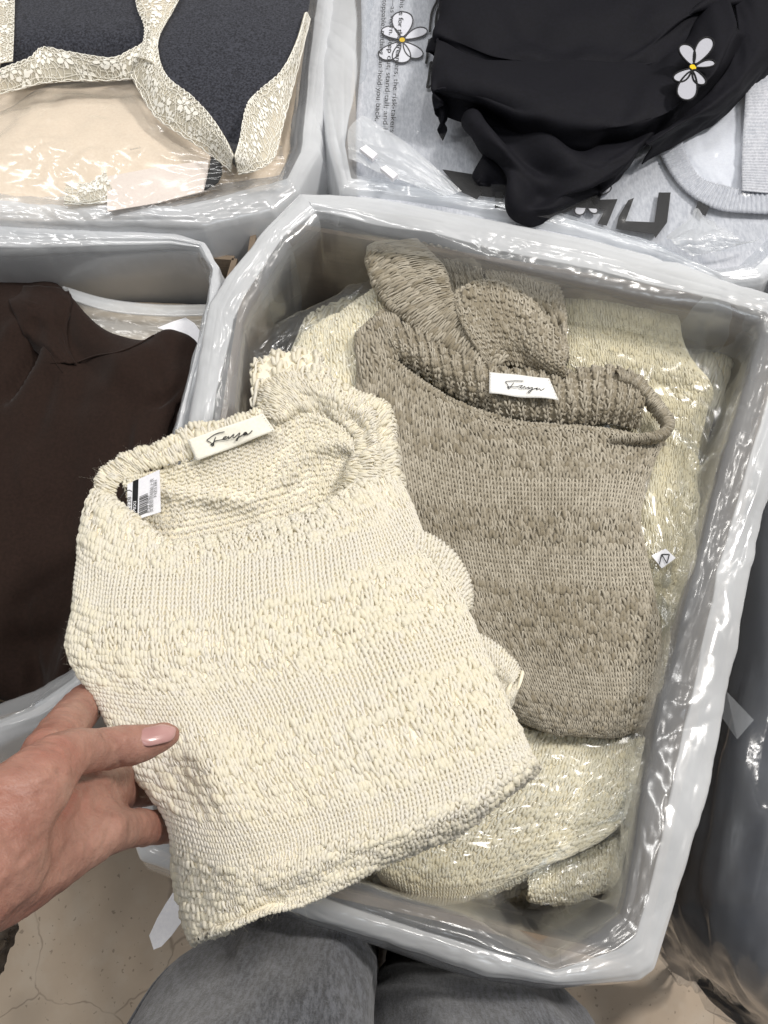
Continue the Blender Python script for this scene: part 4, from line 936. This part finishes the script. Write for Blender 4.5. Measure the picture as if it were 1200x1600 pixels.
# black top
M['black'] = cloth_mat('black_crepe', lin(18, 18, 26), lin(13, 13, 19), 3500, .75, spec=.2, sheen=.0)
bt = thing('blouse', 'black blouse with an embroidered daisy crumpled over the grey shirts', 'blouse')
def drape(name, rows, zs, wrap, bump=None, parent=bt, mat=None, res=(60, 84)):
    S = Surf(rowsz(rows, zs), res[0], res[1], wrap, bump); sheet(name, S.G, .0012, mat or M['black'], parent); return S
drape('body', [[(692, -120), (780, -120), (900, -120), (1050, -120), (1260, -120)], [(689, -10), (780, 0), (900, 0), (1040, -10), (1240, -10)], [(686, 40), (780, 70), (900, 78), (1010, 60), (1120, 0)], [(684, 75), (770, 105), (880, 118), (980, 112), (1060, 90)]], [.545, .552, .556, .542], ((.01, 0), None, (.025, .006), None),
      lambda U, V, G: .014 * fbm(U * 3, V * 2.4, 12, 3) - .010 * np.exp(-((V - .62 - .3 * (U - .5)) / .07) ** 2) * smooth_step(U, .35, .5) * (1 - smooth_step(U, .75, .85)))
SBk = drape('hem_fold', [[(683, 54), (750, 85), (840, 98), (966, 96), (1042, 84), (1092, 30), (1125, -30)], [(678, 95), (748, 122), (840, 134), (960, 140), (1046, 130), (1108, 78), (1145, 10)], [(678, 138), (748, 152), (838, 176), (945, 192), (1045, 172), (1120, 112), (1160, 40)], [(692, 157), (750, 170), (820, 200), (930, 226), (1035, 199), (1110, 141), (1165, 60)]], [.548, .572, .574, .554],
      ((.016, .004), (.02, .006), (.02, .006), None), lambda U, V, G: .008 * fbm(U * 4, V * 2, 22, 3) - .012 * np.exp(-((V - .62 + .10 * U) / .09) ** 2) * smooth_step(U, .10, .2) * (1 - smooth_step(U, .35, .45)) - .008 * np.exp(-((U - .60) / .035) ** 2) * smooth_step(V, .3, .6))
drape('tail', [[(750, 165), (800, 185), (870, 205), (940, 218), (1030, 195)], [(742, 205), (795, 220), (865, 242), (935, 250), (1000, 226)], [(742, 235), (795, 252), (860, 275), (930, 276), (978, 258)], [(760, 270), (790, 288), (815, 318), (860, 325), (935, 292)]], [.545, .552, .548, .532], (None, (.02, .004), (.02, .005), (.016, .004)),
      lambda U, V, G: .004 * fbm(U * 4, V * 3, 33, 3) + .013 * np.sin((U * 2.8 - V * 1.5) * 6.28 + .6) * (1 - smooth_step(U, .45, .7)) - .008 * np.exp(-((V - .45 - .35 * U) / .06) ** 2))
drape('hem_fold', [[(1130, -80), (1150, 10), (1150, 75), (1115, 138), (1040, 200), (1008, 222)], [(1185, -80), (1192, 40), (1172, 100), (1130, 150), (1060, 196), (1010, 226)], [(1260, -80), (1230, 62), (1190, 108), (1135, 165), (1085, 190), (1018, 230)]], [.556, .562, .545], (None, (.02, .004), None, None), wrink(.003, 5, 2, 44))
f2 = lambda x, y: (660 + x / 2.222, y / 2.222)
pd = P(1080, 113, .5785)
daisy(bt, f2(932, 252), [f2(990, 148), f2(1008, 232), f2(965, 312), f2(903, 364), f2(872, 298), f2(903, 172)], pd, M['petal2'], M['ink'], .0040, .0018, [.20, .27, .30, .25, .29, .29], (.0, .0, 1), .004)

# ================================================================== navy clothes in plastic at the right
M['navy'] = cloth_mat('navy_cloth', lin(44, 48, 60), lin(32, 35, 46), 1500, .8, hs=60, sheen=.1)
nv = thing('clothes_bundle', 'navy clothes packed at the right of the sweater box', 'clothes')
Nrows = [[(1180, 430, .40), (1215, 425, .47), (1320, 420, .48)], [(1150, 700, .36), (1215, 700, .47), (1330, 700, .48)], [(1130, 1000, .34), (1195, 1000, .46), (1330, 1000, .48)], [(1084, 1220, .34), (1165, 1230, .44), (1320, 1230, .48)],
         [(1046, 1395, .30), (1140, 1410, .42), (1310, 1420, .45)], [(1088, 1480, .24), (1150, 1530, .36), (1300, 1560, .42)], [(1128, 1538, .16), (1200, 1598, .28), (1330, 1690, .36)]]
SNv = Surf(grid(Nrows), 100, 60, (None, (.12, .0), (.12, .004), None), lambda U, V, G: .007 * fbm(U * 3, V * 5, 14, 3))
sheet('cloth', SNv.G, .003, M['navy'], nv)
film('plastic_sack', 'clear wrinkled sack around the navy clothes', None, M['darkfilm'], 91, .009, .004, base=SNv, f=(26, 7), group='clear sacks')
fp = film('plastic_sack', 'small clear plastic corner on the floor beside the sack', rowsz([[(1030, 1400), (1050, 1410), (1075, 1440)], [(1040, 1436), (1062, 1462), (1088, 1484)]], [.05, .03]), M['zipfilm'], 95, .004, .004, f=(4, 4), group='clear sacks')
pf = prism('paper_slip', [P(x, y, z) for x, y, z in ((1135, 1080, .455), (1178, 1125, .468), (1152, 1155, .462), (1128, 1120, .448))], .0006, M['slipfilm'])
tag(pf, 'pale square slip under the sack film at right', 'slip')

# ================================================================== person: hand, trousers, shoe
def skin_mat():
    t = NT('skin')
    p = t.pos()
    c = t.mix(lin(174, 134, 119), lin(148, 106, 93), t.ramp(t.noise(45, 4, .6), .35, .68))
    c = t.mix(c, lin(172, 108, 92), t.math('MULTIPLY', t.ramp(t.noise(26, 3, .5), .45, .75), .40))
    lines = t.noise(210, 4, .6, stretch=(.35, 1.0, 1.0))
    pores = t.noise(900, 3, .6)
    nb = t.bump(lines, .6, .0016); nb = t.bump(pores, .25, .0004, nb)
    return t.done(principled(t, c, .46, nb, Specular_IOR_Level=.38, Subsurface_Weight=.14, Subsurface_Radius=(.009, .004, .002), Subsurface_Scale=.6))
M['skin'] = skin_mat()
person = thing('person', 'person in grey trousers whose left hand holds the cream sweater', 'person')
def chain(pts, radii, n=14):
    p = spline(pts, n * (len(pts) - 1) + 1); r = catmull(np.asarray(radii, float)[:, None], np.linspace(0, len(radii) - 1, len(p)))[:, 0]
    return p, r
bm = bmesh.new()
def ball_chain(pts, radii, flat=None):
    p, r = chain(pts, radii)
    for q, rad in zip(p, r):
        m = bmesh.ops.create_icosphere(bm, subdivisions=2, radius=float(rad))
        for v in m['verts']:
            v.co += Vector(q)
def H(x, y, z): return P(x, y, z)
# forearm and palm, a fan of rays from the wrist
ball_chain([H(-230, 1470, .800), H(-120, 1400, .790), H(-30, 1345, .775)], [.031, .029, .026])
ball_chain([H(-230, 1420, .79), H(-120, 1355, .780), H(-20, 1300, .765)], [.026, .025, .022])
ball_chain([H(-30, 1330, .770), H(40, 1250, .748), H(75, 1190, .728)], [.023, .0175, .0118])          # index ray
ball_chain([H(-25, 1345, .768), H(60, 1290, .738), H(130, 1238, .706)], [.024, .0175, .0120])         # middle ray
ball_chain([H(-22, 1358, .768), H(65, 1320, .738), H(150, 1275, .706)], [.023, .0168, .0115])         # ring ray
ball_chain([H(-25, 1378, .770), H(60, 1350, .742), H(165, 1298, .712)], [.021, .0160, .0112])         # little-finger ray
# thenar and thumb
ball_chain([H(-20, 1310, .778), H(40, 1240, .768), H(98, 1183, .748), H(152, 1172, .728), H(176, 1168, .720), H(215, 1163, .711), H(252, 1151, .706), H(262, 1148, .7055)],
           [.020, .0170, .0122, .0102, .0105, .0098, .0078, .0064])
# index finger, behind the sweater
ball_chain([H(72, 1180, .714), H(108, 1130, .668), H(142, 1092, .620), H(200, 1050, .585)], [.0128, .0126, .0122, .0108])
# middle finger
ball_chain([H(138, 1228, .702), H(182, 1216, .656), H(222, 1220, .612), H(290, 1210, .590)], [.0118, .0114, .0110, .0098])
# ring finger
ball_chain([H(150, 1258, .698), H(186, 1238, .650), H(240, 1232, .606), H(310, 1230, .585)], [.0114, .0108, .0104, .0096])
# little finger
ball_chain([H(165, 1300, .710), H(203, 1294, .678), H(245, 1293, .634), H(300, 1290, .595)], [.0114, .0102, .0098, .0088])
me0 = bpy.data.meshes.new('tmp_hand'); bm.to_mesh(me0); bm.free()
tmp = bpy.data.objects.new('tmp_hand', me0); COL.objects.link(tmp)
md = tmp.modifiers.new('r', 'REMESH'); md.mode = 'VOXEL'; md.voxel_size = .00165
ms = tmp.modifiers.new('s', 'SMOOTH'); ms.factor = .5; ms.iterations = 7
hm = bpy.data.meshes.new_from_object(tmp.evaluated_get(bpy.context.evaluated_depsgraph_get()))
bpy.data.objects.remove(tmp)
n = len(hm.vertices); co = np.zeros(n * 3, np.float32); hm.vertices.foreach_get('co', co); co = co.reshape(-1, 3).astype(float)
nrm = np.zeros(n * 3, np.float32); hm.vertices.foreach_get('normal', nrm); nrm = nrm.reshape(-1, 3)
# project to photo pixels to press the creases of the palm and thumb where they lie on the hand's viewed side
px = proj(co); vis = np.clip(nrm[:, 2] * 1.6 + .3, 0, 1)
def press(pts, w, a):
    q = polyline([(x, y, 0) for x, y in pts], 40)[:, :2]
    d = np.min(np.linalg.norm(px[:, None] - q[None], axis=2), axis=1)
    return -a * np.exp(-(d / w) ** 2) * vis
disp = np.zeros(n)
for pts, w, a in (([(115, 1213), (150, 1210), (190, 1196)], 5, .0016), ([(92, 1205), (112, 1212), (125, 1216)], 4, .0012), ([(163, 1150), (172, 1158), (180, 1164)], 3, .0009), ([(170, 1146), (184, 1154)], 3, .0007), ([(186, 1178), (188, 1196)], 3.5, .0008),
                  ([(120, 1215), (105, 1260), (70, 1310), (30, 1345)], 5, .0016), ([(135, 1225), (125, 1270), (100, 1300)], 4, .0012), ([(165, 1262), (150, 1290), (120, 1318)], 4, .0010), ([(55, 1150), (85, 1158)], 4, .0008), ([(50, 1160), (90, 1172)], 4, .0006),
                  ([(206, 1275), (205, 1312)], 4, .0012), ([(0, 1395), (18, 1420), (14, 1440)], 4, .0010), ([(10, 1380), (30, 1400)], 4, .0008),
                  ([(112, 1228), (100, 1280), (84, 1330)], 3.5, .0010), ([(152, 1252), (146, 1290), (134, 1330)], 3.5, .0009), ([(176, 1270), (172, 1296), (160, 1326)], 3, .0008), ([(165, 1144), (176, 1152), (186, 1158)], 2.2, .0008), ([(158, 1146), (168, 1156), (174, 1166)], 2.2, .0007), ([(190, 1150), (194, 1160)], 2.2, .0005), *[([(0, y0), (28, y0 - 3), (58, y0 - 9 + (k % 3) * 3), (88 - k * 2, y0 - 16)], 2.2 + (k % 3) * .5, .0007 + .0002 * (k % 2)) for k, y0 in enumerate((1222, 1233, 1243, 1252, 1264, 1274, 1286, 1300, 1316))]):
    disp += .9 * press(pts, w, a)
disp += .0005 * fbm(co[:, 0] * 120, co[:, 1] * 120, 3, 2, co[:, 2] * 120)
co = co + nrm * disp[:, None]
hm.vertices.foreach_set('co', co.astype(np.float32).ravel()); hm.polygons.foreach_set('use_smooth', np.ones(len(hm.polygons), bool)); hm.update(); hm.name = 'hand'
hand = obj('hand', hm, M['skin'], person)
# thumb nail
t = NT('nail_polish'); M['nail'] = t.done(principled(t, t.mix(lin(188, 148, 143), lin(174, 132, 128), t.ramp(t.noise(60, 2), .4, .6)),   .24, None, Specular_IOR_Level=.5, Coat_Weight=.2, Coat_Roughness=.15))
nr_, nc_ = 16, 22
axis = [H(214, 1150, .7205), H(236, 1146, .7175), H(258, 1141, .7135), H(275, 1138, .7095)]
Gn = []
for u in np.linspace(0, 1, nc_):
    p = catmull(np.array(axis), np.array([u * 3]))[0]; q = catmull(np.array(axis), np.array([min(3, u * 3 + .05)]))[0]; pp = catmull(np.array(axis), np.array([max(0, u * 3 - .05)]))[0]
    tdir = (q - pp) / np.linalg.norm(q - pp); side = np.cross(tdir, np.array([.05, .30, .95])); side /= np.linalg.norm(side); up = np.cross(side, tdir)
    hw = .0058 * math.sqrt(max(0, 1 - ((.30 - u) / .303) ** 2)) if u < .30 else (.0058 if u < .62 else .0058 * math.sqrt(max(.02, 1 - ((u - .62) / .40) ** 2)))
    Gn.append([p + side * hw * math.sin(a) * 1.0 - up * .0042 * (1 - math.cos(a * .9)) for a in np.linspace(-1.25, 1.25, nr_)])
Gn = np.array(Gn).transpose(1, 0, 2)
nail = sheet('thumb_nail', Gn, .0006, M['nail'], hand)

# trousers
def fleece():
    t = NT('grey_fleece')
    c = t.mix(lin(100, 103, 111), lin(46, 48, 54), t.ramp(t.noise(420, 4, .75, stretch=(1, .22, .22)), .40, .60))
    c = t.mix(c, lin(134, 137, 144), t.math('MULTIPLY', t.ramp(t.noise(700, 3, .7, stretch=(.3, 1, 1)), .55, .75), .45))
    return t.done(principled(t, c, .95, t.bump(t.noise(600, 4, .7, stretch=(1, .5, .5)), .5, .0012), Specular_IOR_Level=.08, Sheen_Weight=.35, Sheen_Roughness=.6))
M['fleece'] = fleece()
def leg(cent, rad, seed, nfold=5):
    k, m = 84, 72
    c = spline(cent, k); r = catmull(np.array(rad, float)[:, None], np.linspace(0, len(rad) - 1, k))[:, 0]
    a = np.linspace(0, 2 * math.pi, m, endpoint=False)
    L = np.linspace(0, 1, k)[:, None]
    f = .009 * fbm(np.cos(a)[None] * 1.6 + L * 2, np.sin(a)[None] * 1.6 + L * 3.5, seed, 3) + .004 * np.sin(a[None] * 3 + L * 7 + seed)
    G = np.stack([c[:, None, 0] + (r[:, None] + f) * np.cos(a)[None], c[:, None, 1] + (r[:, None] + f) * 1.05 * np.sin(a)[None], c[:, None, 2] + 0 * f], -1)
    lg = obj('trouser_leg', grid_mesh('trouser_leg', G, True), M['fleece'], person)
    i = int(m * 2.75 / 6.283)
    V, F = tubes([G[:, i] + np.array([-.0005, .0004, 0])], [.0016], 6); obj('side_seam', mesh_np('side_seam', V, F), M['fleece'], lg)
    return lg
leg([(-.095, -.215, .80), (-.088, -.150, .60), (-.080, -.100, .44), (-.076, -.092, .30), (-.074, -.090, .02)], [.078, .074, .072, .072, .072], 3)
leg([(.085, -.245, .80), (.072, -.210, .60), (.066, -.176, .44), (.070, -.165, .30), (.074, -.165, .02)], [.098, .098, .100, .100, .092], 8)
# shoes
M['shoe'] = cloth_mat('brown_suede', lin(96, 78, 60), lin(82, 66, 50), 900, .8)
for sx in (-1, 1):
    c = np.array([.083 * sx, -.165, 0]); ring = []
    for zz, w, l, sh in ((.004, .043, .125, 0), (.022, .045, .128, 0), (.04, .042, .118, -.004), (.065, .034, .085, -.03), (.09, .028, .05, -.055)):
        a = np.linspace(0, 2 * math.pi, 40, endpoint=False)
        ring.append(np.stack([c[0] + w * np.cos(a) * (1 - .12 * np.sin(a)), c[1] + sh + l * np.sin(a), np.full(40, zz)], 1))
    sh_ = obj('shoe', grid_mesh('shoe', np.array(ring), True), M['shoe'], person)
    so = []
    for zz, g in ((.001, 1.06), (.014, 1.08), (.020, 1.04)):
        a = np.linspace(0, 2 * math.pi, 40, endpoint=False)
        so.append(np.stack([c[0] + .045 * g * np.cos(a) * (1 - .12 * np.sin(a)), c[1] + .128 * g * np.sin(a), np.full(40, zz)], 1))
    obj('sole', grid_mesh('sole', np.array(so), True), M['ink'], sh_)

# ================================================================== white paper strip hanging by the box corner
pz = .40
tag(prism('paper_tag', [P(x, y, pz) for x, y in ((272, 1392), (279, 1412), (284, 1440), (268, 1462), (252, 1479), (240, 1484), (233, 1462), (246, 1434), (260, 1410))], .0006, M['paper']), 'white paper tag dangling below the cream sweater by the box corner', 'tag')
tw = Surf(grid([[(-60, 1430, .42), (-4, 1440, .42), (22, 1446, .42)], [(-60, 1480, .40), (-14, 1486, .40), (4, 1490, .40)], [(-60, 1560, .36), (-40, 1550, .36), (-14, 1545, .36)]]), 40, 30, (None, None, None, (.02, .002)), wrink(.004, 3, 4, 2))  # plain dark taupe sheet at the left border
tag(sheet('taupe_sheet', tw.G, .002, cloth_mat('dark_taupe', lin(96, 84, 72), lin(84, 73, 62), 900, .85)), 'dark taupe sheet below the wrist at the left border', 'bag')
